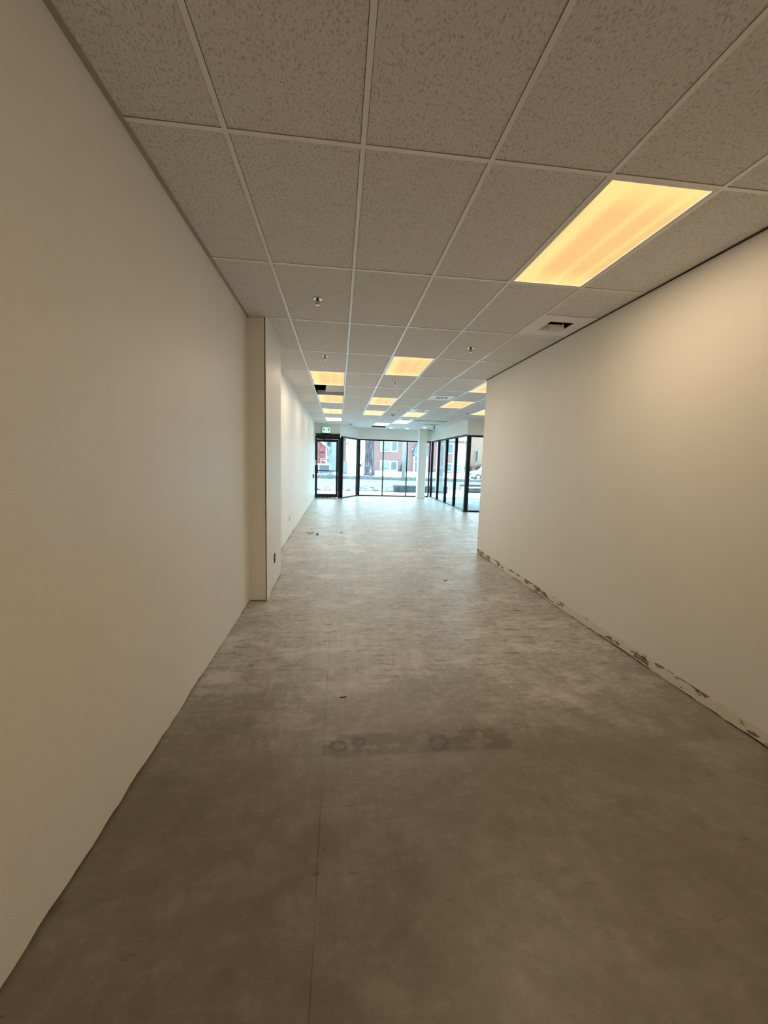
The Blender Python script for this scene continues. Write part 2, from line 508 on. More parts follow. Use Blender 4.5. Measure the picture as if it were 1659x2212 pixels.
_n = MT['bark'].node_tree; _b = _n.nodes['Principled BSDF']
_v = noise_tex(_n, mapped(_n, (3.2, 3.2, .55)), 2.0, 6, .7)
_n.links.new(ramp(_n, _v, [(.36, (.022, .022, .026)), (.52, (.085, .072, .082)), (.60, (.12, .10, .10)), (.66, (.40, .42, .44))]), _b.inputs['Base Color'])
MT['bark2'] = plain('pale_bark', (.16, .18, .185), .9, var=.35, scale=6)
MT['bark3'] = plain('reddish_bark', (.085, .055, .055), .9, var=.4, scale=6)
MT['pole'] = plain('weathered_pale_pole', (.24, .28, .27), .8, var=.15, scale=3)
MT['pillar'] = plain('exterior_pillar', (.16, .185, .18), .8, var=.1)
MT['ever'] = plain('evergreen_needles', (.035, .058, .052), .9, var=.5, scale=9)
MT['twig'] = plain('bare_twigs', (.075, .06, .062), .9, var=.4)
MT['bin'] = plain('grey_bin', (.12, .15, .158), .6, var=.1)
MT['block'] = plain('grey_concrete_block', (.038, .046, .048), .85, var=.5, scale=2.5)
MT['letter'] = plain('dark_lettering', (.05, .03, .035), .6)
MT['carpaint'] = plain('white_car_paint', (.30, .32, .33), .3, var=.02)
MT['carglass'] = plain('car_glass', (.06, .08, .09), .1)
MT['rubber'] = plain('tyre_rubber', (.03, .03, .03), .8)
MT['lattice'] = plain('weathered_lattice', (.12, .145, .14), .8, var=.15)
MT['leaf'] = plain('dry_leaf', (.09, .065, .04), .8)
MT['chip'] = plain('white_chip', (.75, .74, .70), .7)

# ------------------------------------------------------------------ dimensions
CZ = 3.011                 # ceiling plane
XL, XR = -.966, 2.483      # corridor walls
XL2 = -.99                 # left wall beyond the pilaster
YB, YP0, YP1, YE = -4.0, 4.497, 5.6, 6.94   # back, pilaster, end of right wall
XP = -.778                 # pilaster face
YD = 16.88                 # door plane
XD = .02                   # right end of the door bay
FX, FY = .85, 18.42        # front glazing
XS, YS = 4.13, 13.05       # side glazing, return glazing
XF = 8.0                   # far right wall
TL, TW = 1.22, .61
X1, Y3 = -.5246, 4.5
Lx = lambda i: X1+(i-1)*TW
Ty = lambda j: Y3+(j-3)*TL

# ------------------------------------------------------------------ shell
floor = MB()
floor.poly([(XL-.2, YB, 0), (XF+.2, YB, 0), (XF+.2, YS, 0), (XS+.1, YS, 0), (XS+.1, FY+.06, 0), (FX, FY+.06, 0), (XD, YD+.08, 0), (XL-.2, YD+.08, 0)])
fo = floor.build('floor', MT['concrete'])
struct(fo, 'bare grey-brown concrete floor with glue scars and scratches', 'floor')

def jag_board(name, x, xin, y0, y1, mat, parent, amp, seed, top=CZ+.06):
    """a drywall sheet whose bottom edge is torn; face at x, back at xin"""
    rnd = random.Random(seed)
    n = max(2, int((y1-y0)/.05)); mb = MB()
    ys = [y0+(y1-y0)*k/n for k in range(n+1)]
    zz = []; cur = amp*.6
    for k in range(n+1):
        cur = max(.002, min(amp, cur+rnd.uniform(-.008, .008)))
        if rnd.random() < .03: cur = amp*rnd.uniform(.5, 1.1)
        zz.append(cur)
    F_ = [(x, y, z) for y, z in zip(ys, zz)]
    B_ = [(xin, y, z) for y, z in zip(ys, zz)]
    for k in range(n):
        mb.poly([F_[k], F_[k+1], (x, ys[k+1], top), (x, ys[k], top)])
        mb.poly([F_[k], B_[k], B_[k+1], F_[k+1]])
    mb.poly([(x, y0, zz[0]), (x, y0, top), (xin, y0, top), (xin, y0, zz[0])])
    mb.poly([(x, y1, zz[-1]), (xin, y1, zz[-1]), (xin, y1, top), (x, y1, top)])
    mb.poly([(x, y0, top), (x, y1, top), (xin, y1, top), (xin, y0, top)])
    return mb.build(name, mat, parent)

wl = MB().box(XL-.20, XL-.016, YB, YP1-.2, 0, CZ+.6)
wl.box(XL2-.20, XL2-.016, YP1-.2, YD+.1, 0, CZ+.6)
wl = wl.build('wall_left', MT['core'])
struct(wl, 'long off-white painted wall on the left with ragged bottom edge', 'wall')
jag_board('plasterboard', XL, XL-.014, YB, YP0, MT['wall'], wl, .02, 1)
jag_board('plasterboard', XL2, XL2-.014, YP1, YD+.02, MT['wall'], wl, .022, 2)
pl = MB().box(XL-.01, XP-.013, YP0+.013, YP1-.013, 0, CZ-.004).build('wall_pilaster', MT['core'])
struct(pl, 'off-white boxed-out pilaster projecting from the left wall', 'wall')
jag_board('plasterboard', XP, XP-.012, YP0, YP1, MT['wall'], pl, .014, 3, CZ-.004)
MB().box(XL, XP-.0005, YP0, YP0+.012, .008, CZ-.004).build('plasterboard', MT['wall'], pl)
MB().box(XL2, XP-.0005, YP1-.012, YP1, .008, CZ-.004).build('plasterboard', MT['wall'], pl)
MB().bar((XP-.001, YP0+.001, .01), (XP-.001, YP0+.001, CZ-.005), .006, .006).build('corner_bead', MT['wall'], pl)

wr = MB().box(XR+.016, XR+.13, YB, YE-.016, 0, CZ+.6).build('wall_right', MT['core'])
struct(wr, 'off-white painted wall on the right with brown glue patches along its base', 'wall')
jag_board('plasterboard', XR, XR+.014, YB, YE, MT['wall_r'], wr, .015, 5)
MB().box(XR+.014, XR+.132, YE-.014, YE, .005, CZ+.06).build('plasterboard', MT['wall'], wr)
MB().box(XR+.132, XR+.146, YB, YE, .005, CZ+.06).build('plasterboard', MT['wall'], wr)
MB().bar((XR+.002, YE-.001, .01), (XR+.002, YE-.001, CZ+.02), .007, .007).build('corner_bead', MT['wall'], wr)
wb = MB().box(XL-.2, XR+.15, YB-.15, YB, 0, CZ+.6).build('wall_back', MT['wall'])
struct(wb, 'off-white wall behind the camera', 'wall')
wx_ = MB().box(XF, XF+.15, YE-.15, YS+.2, 0, CZ+.6)
wx_.box(XR+.14, XF, YE-.85, YE-.70, 0, CZ+.6)
wx_ = wx_.build('wall_far_right', MT['wall'])
struct(wx_, 'off-white walls of the wider room hidden behind the right wall', 'wall')

# bulkheads above the glazing
HB = 2.55
wf = MB()
wf.box(XL2-.05, XD, YD, YD+.16, 2.63, CZ+.6)                                       # over the door
wf.prism([(XD, YD), (FX, FY), (FX-.02, FY+.18), (XD-.1, YD+.16)], HB, CZ+.6)         # over the angled pane
wf.prism([(FX, FY), (XS, FY), (XS+.16, FY+.18), (FX-.02, FY+.18)], HB, CZ+.6)
wf.prism([(XS, YS+.001), (XS+.16, YS+.16), (XS+.16, FY+.18), (XS, FY)], HB, CZ+.6)
wf.box(XS+.0005, XF, YS, YS+.16, HB-.03, CZ+.6)
wf = wf.build('wall_front', MT['wall'])
struct(wf, 'pale bulkhead running above the shopfront glazing and door', 'wall')
MB().bar((XS+.001, YS-.001, HB-.02), (XS+.001, YS-.001, CZ), .012, .012).build('corner_bead', MT['white_metal'], wf)
MB().bar((XD+.002, YD-.001, 2.64), (XD+.002, YD-.001, CZ), .014, .014).build('corner_bead', MT['white_metal'], wf)

co = MB().box(3.42, 3.76, 17.56, 17.90, 0, CZ+.02).build('column', MT['wall'], bevel=.008)
struct(co, 'square pale column standing just inside the front windows', 'column')

# ------------------------------------------------------------------ ceiling
ce = MB().box(XL-.2, XF+.1, YB-.1, FY+.1, CZ+.62, CZ+.72).build('ceiling', MT['deck'])
struct(ce, 'suspended ceiling of fissured white tiles in a white tee grid', 'ceiling')
MB().box(-.3, .45, 8.0, 9.6, CZ+.30, CZ+.58).build('duct', plain('galvanised_duct', (.42, .42, .40), .5, .5), ce)

FULL_W, FULL_L = TW-.028, TL-.028
def clip_poly(poly, a, b, c):      # keep a*x+b*y<=c
    out = []
    for k in range(len(poly)):
        p, q = poly[k], poly[(k+1) % len(poly)]
        dp, dq = a*p[0]+b*p[1]-c, a*q[0]+b*q[1]-c
        if dp <= 0: out.append(p)
        if dp*dq < 0:
            t = dp/(dp-dq); out.append((p[0]+t*(q[0]-p[0]), p[1]+t*(q[1]-p[1])))
    return out
full_tile = MB().box(-FULL_W/2, FULL_W/2, -FULL_L/2, FULL_L/2, 0, .016).build('ceiling_tile', MT['tile'], ce, loc=(0, 0, -50))
tile_mesh = full_tile.data
bpy.data.objects.remove(full_tile)
ZT = CZ+.004
LIGHTS = {(4, 1), (1, 5), (1, 7), (1, 9), (1, 11), (3, 4), (3, 7), (3, 9), (4, 12), (6, 5), (6, 7), (5, 9), (5, 11), (8, 8), (4, -2)}
HALF = {(5, 2): 1, (5, 8-2): 1, (5, 8): 1, (5, 10): 1}          # second half of the cell is a vent panel
HOLES = {(1, 6), (4, 13)}
nx_, ny_ = FY-YD, -(FX-XD)       # half plane left of the angled pane
def region(poly):
    xm = sum(p[0] for p in poly)/len(poly); ym = sum(p[1] for p in poly)/len(poly)
    x0 = XL+.012 if ym < YP1 else XL2+.012
    poly = clip_poly(poly, -1, 0, -x0)
    if not poly: return poly
    if ym < YE and xm < 2.6: poly = clip_poly(poly, 1, 0, XR-.012)
    if not poly: return poly
    if max(p[1] for p in poly) > YS:
        if min(p[1] for p in poly) >= YS-1e-6 or xm < XS:
            if xm > XS-.3: poly = clip_poly(poly, 1, 0, XS-.01)
        else:
            poly = clip_poly(poly, 0, 1, YS-.01)
        if not poly: return poly
    poly = clip_poly(poly, 0, 1, FY-.01)
    if poly and xm < XD+.02: poly = clip_poly(poly, 0, 1, YD-.01)
    elif poly and xm < FX:
        # y <= line through (XD,YD)-(FX,FY)
        s_ = (FY-YD)/(FX-XD)
        poly = clip_poly(poly, -s_, 1, YD-s_*XD-.012)
    return poly
def area(p):
    return abs(sum(p[k][0]*p[(k+1) % len(p)][1]-p[(k+1) % len(p)][0]*p[k][1] for k in range(len(p))))/2
def put_tile(x0, x1, y0, y1):
    g = .014
    rect = [(x0+g, y0+g), (x1-g, y0+g), (x1-g, y1-g), (x0+g, y1-g)]
    p = region(rect)
    if not p or area(p) < .004: return
    cxx, cyy = (x0+x1)/2, (y0+y1)/2
    if abs(area(p)-FULL_W*FULL_L) < 1e-4:
        o = bpy.data.objects.new('ceiling_tile', tile_mesh); COL.objects.link(o); o.parent = ce
        o.location = (cxx, cyy, ZT)
    else:
        MB().prism([(a-cxx, b-cyy) for a, b in p], 0, .016).build('ceiling_tile', MT['tile'], ce, loc=(cxx, cyy, ZT))
ROWS = list(range(-4, 14))
def ybounds(j):
    if j < 13: return Ty(j), Ty(j+1)
    return Ty(13), Ty(13)+.92
for i in range(0, 15):
    for j in ROWS:
        x0, x1 = Lx(i), Lx(i+1)
        y0, y1 = ybounds(j)
        if j < 5 and x0 > XR-.05: continue
        if x0 > XS and y0 > YS: continue
        if (i, j) in LIGHTS or (i, j) in HOLES: continue
        if (i, j) in HALF or (i == 5 and j == 7):
            pass
        if i == 5 and j in (2, 6, 8, 10):
            put_tile(x0, x1, y0, (y0+y1)/2); continue
        put_tile(x0, x1, y0, y1)
        if (i, j) in ((6, 10), (7, 10), (7, 11)):
            COL.objects[-1].rotation_euler.x = math.radians(1.6 if j == 10 else 1.0)
            COL.objects[-1].location.z += .014
    if i < 8: put_tile(Lx(i), Lx(i+1), Ty(13)+.92, FY+.3)

def clip_seg_main(x):
    """y range a main tee can span at this x"""
    y0 = YB if x < XR else YE-.68
    if x < XD: y1 = YD
    elif x < FX: y1 = YD+(x-XD)*(FY-YD)/(FX-XD)
    elif x < XS: y1 = FY
    else: y1 = YS
    return y0+.005, y1-.005
for i in range(1, 15):
    x = Lx(i); a, b_ = clip_seg_main(x)
    mt = MB().box(x-.012, x+.012, a, b_, CZ, CZ+.003).box(x-.003, x+.003, a, b_, CZ+.003, CZ+.034)
    mt.build('main_tee', MT['tee'], ce)
cross = MB().box(-TW/2+.012, TW/2-.012, -.012, .012, 0, .003).box(-TW/2+.012, TW/2-.012, -.003, .003, .003, .03).build('cross_tee', MT['tee'], ce)
cm = cross.data; bpy.data.objects.remove(cross)
def put_cross(i, y):
    x0, x1 = Lx(i), Lx(i+1)
    lo = XL if y < YP1 else XL2
    if y < YP1 and y > YP0-.1 and x0 < XP: lo = XP
    lim_hi = XR if y < YE-.05 else (XF if y < YS else XS)
    a, b_ = max(x0+.012, lo+.004), min(x1-.012, lim_hi-.004)
    if b_-a < .03: return
    if y > YD-.02:
        if (x0+x1)/2 < XD: return
        if x0 < FX:
            xm = XD+(y-YD)*(FX-XD)/(FY-YD)
            a = max(a, xm+.01)
            if b_-a < .05: return
    if abs((b_-a)-(TW-.024)) < 1e-3:
        o = bpy.data.objects.new('cross_tee', cm); COL.objects.link(o); o.parent = ce
        o.location = ((x0+x1)/2, y, CZ+.0003)
    else:
        MB().box(a, b_, y-.012, y+.012, CZ+.0003, CZ+.003).box(a, b_, y-.003, y+.003, CZ+.003, CZ+.03).build('cross_tee', MT['tee'], ce)
for i in range(0, 15):
    for j in ROWS:
        y = Ty(j)
        if j < 5 and Lx(i) > XR-.05: continue
        if Lx(i) > XS-.1 and y > YS: continue
        put_cross(i, y)
    if i < 8: put_cross(i, Ty(13)+.92)
for j in (2, 6, 8, 10): put_cross(5, Ty(j)+TL/2)

# wall angles round the edge of the grid
def trim(no, mb, mat, label):
    o = mb.build('trim_%d' % no, mat); struct(o, label, 'trim'); return o
trim(1, MB().box(XL+.0005, XL+.024, YB, YP0, CZ-.001, CZ+.002).box(XL+.0005, XL+.003, YB, YP0, CZ+.002, CZ+.024), MT['angle'],
     'thin wall angle where ceiling meets the near left wall')
trim(2, MB().box(XR-.012, XR-.0005, YB, YE, CZ-.004, CZ+.001), MT['dark_gap'],  # shade in the ceiling gap put into the strip's dark colour
     'dark strip painted as the shadow gap where ceiling meets the right wall')
trim(3, MB().box(XL2+.0005, XL2+.024, YP1, YD-.002, CZ-.001, CZ+.002).box(XL2+.0005, XL2+.003, YP1, YD-.002, CZ+.002, CZ+.024), MT['tee'],
     'white wall angle along the far left wall')
trim(4, MB().box(XP+.0005, XP+.022, YP0-.022, YP1, CZ-.001, CZ+.002).box(XL+.026, XP+.0005, YP0-.022, YP0-.0005, CZ-.001, CZ+.002), MT['tee'],
     'white wall angle round the head of the pilaster')
# strip of bare ceiling board left in the first bay behind the row of pot lights
trim(5, MB().box(XL2+.03, XD-.01, YD-.024, YD-.002, CZ-.0015, CZ+.002).box(FX, XS-.002, FY-.024, FY-.002, CZ-.0015, CZ+.002)
     .box(XS-.024, XS-.002, YS, FY-.03, CZ-.0015, CZ+.002), MT['tee'], 'white wall angle along the front bulkhead')

# a loose tile pushed up into the open bay behind the first left light
lt = MB().box(-FULL_W/2, FULL_W/2, -FULL_L/2, FULL_L/2, 0, .016).build('ceiling_tile', MT['tile'], ce, loc=(-.005, Ty(6)+.50, CZ+.052))
lt.rotation_euler = (math.radians(.5), math.radians(-2.0), math.radians(3))
lt['label'] = 'loose ceiling tile lying askew above its open bay'

# ------------------------------------------------------------------ ceiling lights
def make_light():
    root = empty('ceiling_light')
    h = MB(); W2, L2 = TW/2-.014, TL/2-.014
    h.box(-W2, W2, -L2, L2, .095, .10)
    h.box(-W2, -W2+.002, -L2, L2, .004, .095).box(W2-.002, W2, -L2, L2, .004, .095)
    h.box(-W2, W2, -L2, -L2+.002, .004, .095).box(-W2, W2, L2-.002, L2, .004, .095)
    h.build('housing', MT['white_metal'], root)
    f = MB(); r = .016
    f.box(-W2, -W2+r, -L2, L2, -.001, .004).box(W2-r, W2, -L2, L2, -.001, .004)
    f.box(-W2+r, W2-r, -L2, -L2+r, -.001, .004).box(-W2+r, W2-r, L2-r, L2, -.001, .004)
    f.build('frame', MT['white_metal'], root)
    MB().box(-W2+r-.002, W2-r+.002, -L2+r-.002, L2-r+.002, .004, .008).build('diffuser', MT['diff_warm'], root)
    return root
light_data = {}
def lamp(root, watts, col):
    k = (watts, col)
    if k not in light_data:
        d = bpy.data.lights.new('fluorescent_tubes', 'AREA'); d.shape = 'RECTANGLE'
        d.size, d.size_y = TW-.06, TL-.06; d.energy = watts; d.color = col
        light_data[k] = d
    o = bpy.data.objects.new('fluorescent_tubes', light_data[k]); COL.objects.link(o)
    o.parent = root; o.location = (0, 0, .001)
proto = make_light()
# (column, row, diffuser, watts factor, label)
LIST = [
 (4, 1, 'diff_warm', .92, 'large lit ceiling light nearest the camera beside the right wall'),
 (1, 5, 'diff_warm', .85, 'lit ceiling light in front of the open ceiling bay, first of the left row'),
 (1, 7, 'diff_warm', .6, 'lit ceiling light just behind the open ceiling bay'),
 (1, 9, 'diff_mid', .35, 'second lit ceiling light from the exit door in the left row'),
 (1, 11, 'diff_far', .22, 'whitest ceiling light of the left row, closest to the exit sign'),
 (3, 4, 'diff_warm', .7, 'lit ceiling light of the middle row nearest the camera'),
 (3, 7, 'diff_warm', .6, 'second lit ceiling light of the middle row'),
 (3, 9, 'diff_mid', .35, 'third lit ceiling light of the middle row'),
 (4, 12, 'diff_far', .22, 'white ceiling light directly before the dark ceiling slot by the front windows'),
 (6, 5, 'diff_warm', .9, 'lit ceiling light half hidden by the far end of the right wall'),
 (6, 7, 'diff_warm', .6, 'lit ceiling light beside the first white vent of the wider room'),
 (5, 9, 'diff_mid', .35, 'lit ceiling light touching a white vent, above the side windows'),
 (5, 11, 'diff_far', .22, 'pale ceiling light behind the last white vent, before the column'),
 (8, 8, 'diff_mid', .35, 'lit ceiling light above the beige bulkhead beside the right wall end'),
 (4, -2, 'diff_warm', 1.3, 'lit ceiling light behind the camera near the right wall'),
]
for k, (i, j, dm, wf_, lab) in enumerate(LIST):
    loc = (Lx(i)+TW/2, Ty(j)+TL/2, CZ+.002)
    if k == 0:
        o = proto; o.location = loc
    else:
        o = proto.copy(); COL.objects.link(o); o.location = loc
        for ch in proto.children:
            if ch.type != 'MESH': continue
            c = ch.copy(); COL.objects.link(c); c.parent = o
            if c.name.startswith('diffuser') and dm != 'diff_warm':
                c.data = ch.data.copy(); c.data.materials[0] = MT[dm]
    tag(o, lab, 'ceiling light', 'fluorescent ceiling lights')
    lamp(o, LAMP_W*wf_, LAMP_COL if j < 2 else LAMP_COL2)

# ------------------------------------------------------------------ vents
def make_vent(big):
    r = empty('ceiling_vent')
    W2, L2 = TW/2-.014, TL/4-.014
    wx2 = .135; wy2 = .14
    p = MB()
    p.box(-W2, -wx2, -L2, L2, .003, .009).box(wx2, W2, -L2, L2, .003, .009)
    p.box(-wx2, wx2, -L2, -wy2, .003, .009).box(-wx2, wx2, wy2, L2, .003, .009)
    p.build('panel', MT['white_metal'], r)
    t = MB()
    t.box(-wx2, wx2, -wy2, wy2, .16, .165)
    t.box(-wx2, -wx2+.002, -wy2, wy2, .009, .16).box(wx2-.002, wx2, -wy2, wy2, .009, .16)
    t.box(-wx2, wx2, -wy2, -wy2+.002, .009, .16).box(-wx2, wx2, wy2-.002, wy2, .009, .16)
    t.build('throat', MT['black'], r)
    # three-way register: curved blades on the left, right and far sides, deep dark throat on the near side
    MB().poly([(-wx2, wy2, .003), (wx2, wy2, .003), (wx2*.8, wy2*.5, .05), (-wx2*.8, wy2*.5, .05)]).build('louver', MT['white_metal'], r)
    for k in range(3):
        x0 = -wx2+.004+k*.045
        MB().poly([(x0, wy2, .003), (x0+.006, wy2-.14+.02*k, .004), (x0+.018, wy2-.15+.02*k, .03), (x0+.014, wy2-.02, .03)]).build('louver', MT['white_metal'], r)
        x0 = wx2-.004-k*.045
        MB().poly([(x0, wy2, .003), (x0-.006, wy2-.11+.02*k, .004), (x0-.03, wy2-.12+.02*k, .05), (x0-.026, wy2-.02, .05)]).build('louver', MT['white_metal'], r)
    return r
v0 = make_vent(True)
# the vent by the right wall is cut off at the wall line
VL = [(2, 'white square ceiling vent against the top of the right wall'),
      (6, 'white square ceiling vent nearest the far end of the right wall'),
      (8, 'white square ceiling vent touching the third light of its row'),
      (10, 'small pale ceiling vent before the last light near the column')]
for k, (j, lab) in enumerate(VL):
    loc = (Lx(5)+TW/2-(.022 if j == 2 else 0), Ty(j)+.75*TL, CZ)
    o = v0 if k == 0 else copy_thing(v0, loc)
    o.location = loc
    if j == 2: o.scale = (.93, 1, 1)
    tag(o, lab, 'vent', 'ceiling vents')

# ------------------------------------------------------------------ sprinklers and detectors
def make_sprinkler():
    r = empty('fire_sprinkler')
    MB().lathe([(.0, -.001), (.022, -.001), (.026, -.004), (.040, -.007), (.043, -.003), (.043, 0.0)], 24).build('escutcheon', MT['chrome'], r, smooth=True)
    MB().tube([(0, 0, 0, .011), (0, 0, -.016, .011), (0, 0, -.018, .008)], 10).build('body', MT['brass'], r, smooth=True)
    b = MB()
    for s_ in (-1, 1):
        b.tube([(s_*.010, 0, -.016, .003), (s_*.015, 0, -.028, .003), (s_*.011, 0, -.042, .003), (s_*.003, 0, -.052, .003)], 6)
    b.build('yoke_arms', MT['brass'], r)
    MB().tube([(0, 0, -.018, .0025), (0, 0, -.05, .0025)], 6).build('bulb', MT['brass'], r)
    MB().lathe([(.004, -.050), (.018, -.053), (.018, -.055), (.004, -.056)], 16).build('deflector', MT['chrome'], r)
    return r
s0 = make_sprinkler()
SPR = [(-.218, 3.905, 'chrome fire sprinkler in the near left tiles ahead of the pilaster'),
       (-.222, 5.94, 'chrome fire sprinkler before the first light of the left row'),
       (1.60, 5.12, 'fire sprinkler left of the white vent by the right wall'),
       (.985, 7.57, 'small fire sprinkler behind the nearest middle-row light'),
       (-.222, 11.42, 'tiny fire sprinkler between the second and third lights of the left row'),
       (1.60, 11.28, 'tiny fire sprinkler before the smoke detector'),
       (3.60, 11.5, 'black fire sprinkler hanging by the corner of the beige bulkhead')]
for k, (x, y, lab) in enumerate(SPR):
    o = s0 if k == 0 else copy_thing(s0, (x, y, ZT))
    o.location = (x, y, ZT)
    tag(o, lab, 'sprinkler', 'ceiling fire sprinklers')

def make_detector():
    r = empty('smoke_detector')
    MB().lathe([(.075, 0), (.075, -.015), (.06, -.03), (.035, -.05), (.0, -.055)], 24).build('cover', plain('grey_detector', (.30, .31, .31), .5), r, smooth=True)
    MB().lathe([(.078, .001), (.080, -.004), (.078, -.012)], 24).build('base', MT['white_plastic'], r)
    return r
d0 = make_detector(); d0.location = (1.60, 12.58, ZT)
tag(d0, 'grey cone-shaped smoke detector in the far middle of the ceiling', 'detector')
d1 = copy_thing(d0, (.42, 16.35, ZT))
tag(d1, 'small smoke detector on the ceiling near the exit sign', 'detector')

cam2 = empty('security_camera', (3.55, 15.6, CZ))
MB().box(-.11, .10, -.05, .05, -.02, 0).build('mounting_plate', MT['white_plastic'], cam2)
MB().tube([(.055, 0, -.02, .012), (.055, 0, -.06, .012)], 8).build('stem', MT['black'], cam2)
MB().lathe([(.0, -.13), (.02, -.125), (.028, -.1), (.028, -.06)], 12, (.055, 0, 0)).build('camera_body', MT['black'], cam2)
tag(cam2, 'small black camera hanging from a white plate before the column', 'camera')

def make_pot():
    r = empty('pot_light')
    MB().lathe([(.075, 0), (.105, 0), (.105, -.010), (.075, -.014)], 24).build('trim_ring', MT['white_plastic'], r)
    m, n, b = mat_base('pot_lens')
    b.inputs['Emission Color'].default_value = (1, .96, .88, 1); b.inputs['Emission Strength'].default_value = 1.6
    MB().lathe([(.0, -.040), (.045, -.036), (.075, -.014), (.075, -.002), (0, -.002)], 24).build('lens', m, r)
    return r
p0 = make_pot()
for k, (x, y, lab) in enumerate(((2.15, 17.33, 'small round pot light third from the column'),
                                 (2.83, 17.36, 'small round pot light left of the column top'),
                                 (3.42, 16.5, 'small round pot light just in front of the column top'))):
    o = p0 if k == 0 else copy_thing(p0, (0, 0, 0))
    o.location = (x, y, CZ+.003)
    tag(o, lab, 'pot light', 'small pot lights by the front windows')

# ------------------------------------------------------------------ shopfront glazing
def glazing(no, pts, ymull, z0, z1, label, post_first=.05, sill=.05, inner=None):
    """pts: the two floor points of a glazed run; ymull: fractions of mullions"""
    root = empty('window_%d' % no)
    struct(root, label, 'window')
    a, b = Vector((*pts[0], 0)), Vector((*pts[1], 0))
    d = b-a
    W_, D_ = .05, .10
    MB().bar(a+Vector((0, 0, z0+sill/2)), b+Vector((0, 0, z0+sill/2)), D_, sill).build('sill_rail', MT['bronze'], root)
    MB().bar(a+Vector((0, 0, z1-.03)), b+Vector((0, 0, z1-.03)), D_, .06).build('head_rail', MT['bronze'], root)
    fr = sorted(ymull)
    for t, wd in fr:
        p = a+d*t
        dn = d.normalized()
        nrm = Vector((-dn.y, dn.x, 0))
        hw, hd = dn*wd/2, nrm*D_/2
        q = [p-hw-hd, p+hw-hd, p+hw+hd, p-hw+hd]
        MB().prism([(v.x, v.y) for v in q], z0+sill, z1-.06).build('mullion', MT['bronze'], root)
    for k in range(len(fr)-1):
        p, q = a+d*fr[k][0], a+d*fr[k+1][0]
        dn = d.normalized(); nrm = Vector((-dn.y, dn.x, 0))*.004
        p, q = p+dn*fr[k][1]/2, q-dn*fr[k+1][1]/2
        MB().prism([((p-nrm).x, (p-nrm).y), ((q-nrm).x, (q-nrm).y), ((q+nrm).x, (q+nrm).y), ((p+nrm).x, (p+nrm).y)], z0+sill, z1-.06).build('pane', MT['glass'], root)
    return root
L_f = XS-FX
glazing(1, ((FX, FY+.05), (XS, FY+.05)), [(.012, .08), ((1.965-FX)/L_f, .045), ((3.053-FX)/L_f, .045), (.992, .06)], 0, HB,
        'front shopfront window of three tall panes in dark frame, column before it')
glazing(2, ((XD+.07, YD+.10), (FX-.03, FY+.03)), [(.02, .05), (.975, .06)], 0, HB,
        'single tall angled pane between the exit door and the front windows')
LS = FY-YS
glazing(3, ((XS+.05, FY-.05), (XS+.05, YS+.06)), [(.02, .06), (.255, .07), (.50, .07), (.745, .07)], 0, HB,
        'side shopfront window of four tall panes running back towards the camera')
glazing(4, ((XS-.0, YS+.05), (XF, YS+.05)), [(.018, .13), (.30, .05), (.60, .05), (.985, .06)], 0, HB-.03,
        'shopfront window returning behind the end of the right wall')
# last pane of window 3 between its fourth mullion and the corner post
w3 = bpy.data.objects['window_3']
MB().box(XS+.046, XS+.054, YS+.11, FY-.05-(FY-.05-YS-.06)*.745-.025, .05, HB-.06).build('pane', MT['glass'], w3)
t6 = MB().box(XS-.055, XS-.002, YS+.02, FY-.06, 0, .028)
trim(6, t6, MT['alu'], 'pale metal strip on the floor along the side windows')

# portals: sampling aids at the openings only
def portal(cx, cyy, cz, sx_, sz_, rz):
    d = bpy.data.lights.new('portal', 'AREA'); d.shape = 'RECTANGLE'; d.size, d.size_y = sx_, sz_
    d.cycles.is_portal = True
    o = bpy.data.objects.new('portal', d); COL.objects.link(o)
    o.location = (cx, cyy, cz); o.rotation_euler = (math.radians(-90), 0, rz)
portal((FX+XS)/2, FY+.2, 1.27, L_f+.2, 2.6, 0)
portal((XL+XD)/2, YD+.2, 1.27, 1.1, 2.7, 0)
ang = math.atan2(FY-YD, FX-XD)
portal((XD+FX)/2-.1, (YD+FY)/2+.15, 1.27, 1.75, 2.6, ang)
portal(XS+.2, (YS+FY)/2, 1.27, LS+.1, 2.6, math.radians(-90))
portal((XS+XF)/2, YS+.22, 1.27, XF-XS, 2.6, 0)

# ------------------------------------------------------------------ exit door
dr = empty('door_1', (0, YD, 0))
struct(dr, 'black framed glass exit door at the end of the left wall', 'door')
x0, x1 = XL2+.005, XD+.03
fm = MB()
MB().box(x0, x0+.05, .0, .11, .02, 2.50).build('jamb', MT['bronze'], dr)
MB().box(x1-.10, x1, .0, .11, .0, 2.50).build('jamb', MT['bronze'], dr)
MB().box(x0, x1-.04, -.06, .11, 2.50, 2.63).build('header', MT['bronze'], dr)
MB().box(x0+.05, x1-.10, .02, .11, 2.42, 2.50).build('transom_rail', MT['bronze'], dr)
lx0, lx1 = x0+.053, x1-.103
lf = empty('door_leaf'); lf.parent = dr
MB().box(lx0, -.893, .03, .075, .05, 2.41).build('stile', MT['bronze'], lf)
MB().box(-.135, lx1, .03, .075, .05, 2.41).build('stile', MT['bronze'], lf)
MB().box(-.893, -.135, .03, .075, 2.30, 2.41).build('top_rail', MT['bronze'], lf)
MB().box(-.893, -.135, .03, .075, .05, .185).build('bottom_rail', MT['bronze'], lf)
MB().box(-.893, -.135, .048, .056, .185, 2.30).build('pane', MT['glass'], lf)
MB().box(-.90, -.12, -.02, .012, 1.115, 1.15).build('push_bar', MT['bronze'], lf)
MB().box(-.905, -.88, -.02, .03, 1.10, 1.165).box(-.135, -.11, -.02, .03, 1.10, 1.165).build('push_bar_bracket', MT['black'], lf)
MB().box(x0+.012, x0+.055, -.016, .029, 1.36, 1.56).build('latch_guard', MT['chrome'], lf)
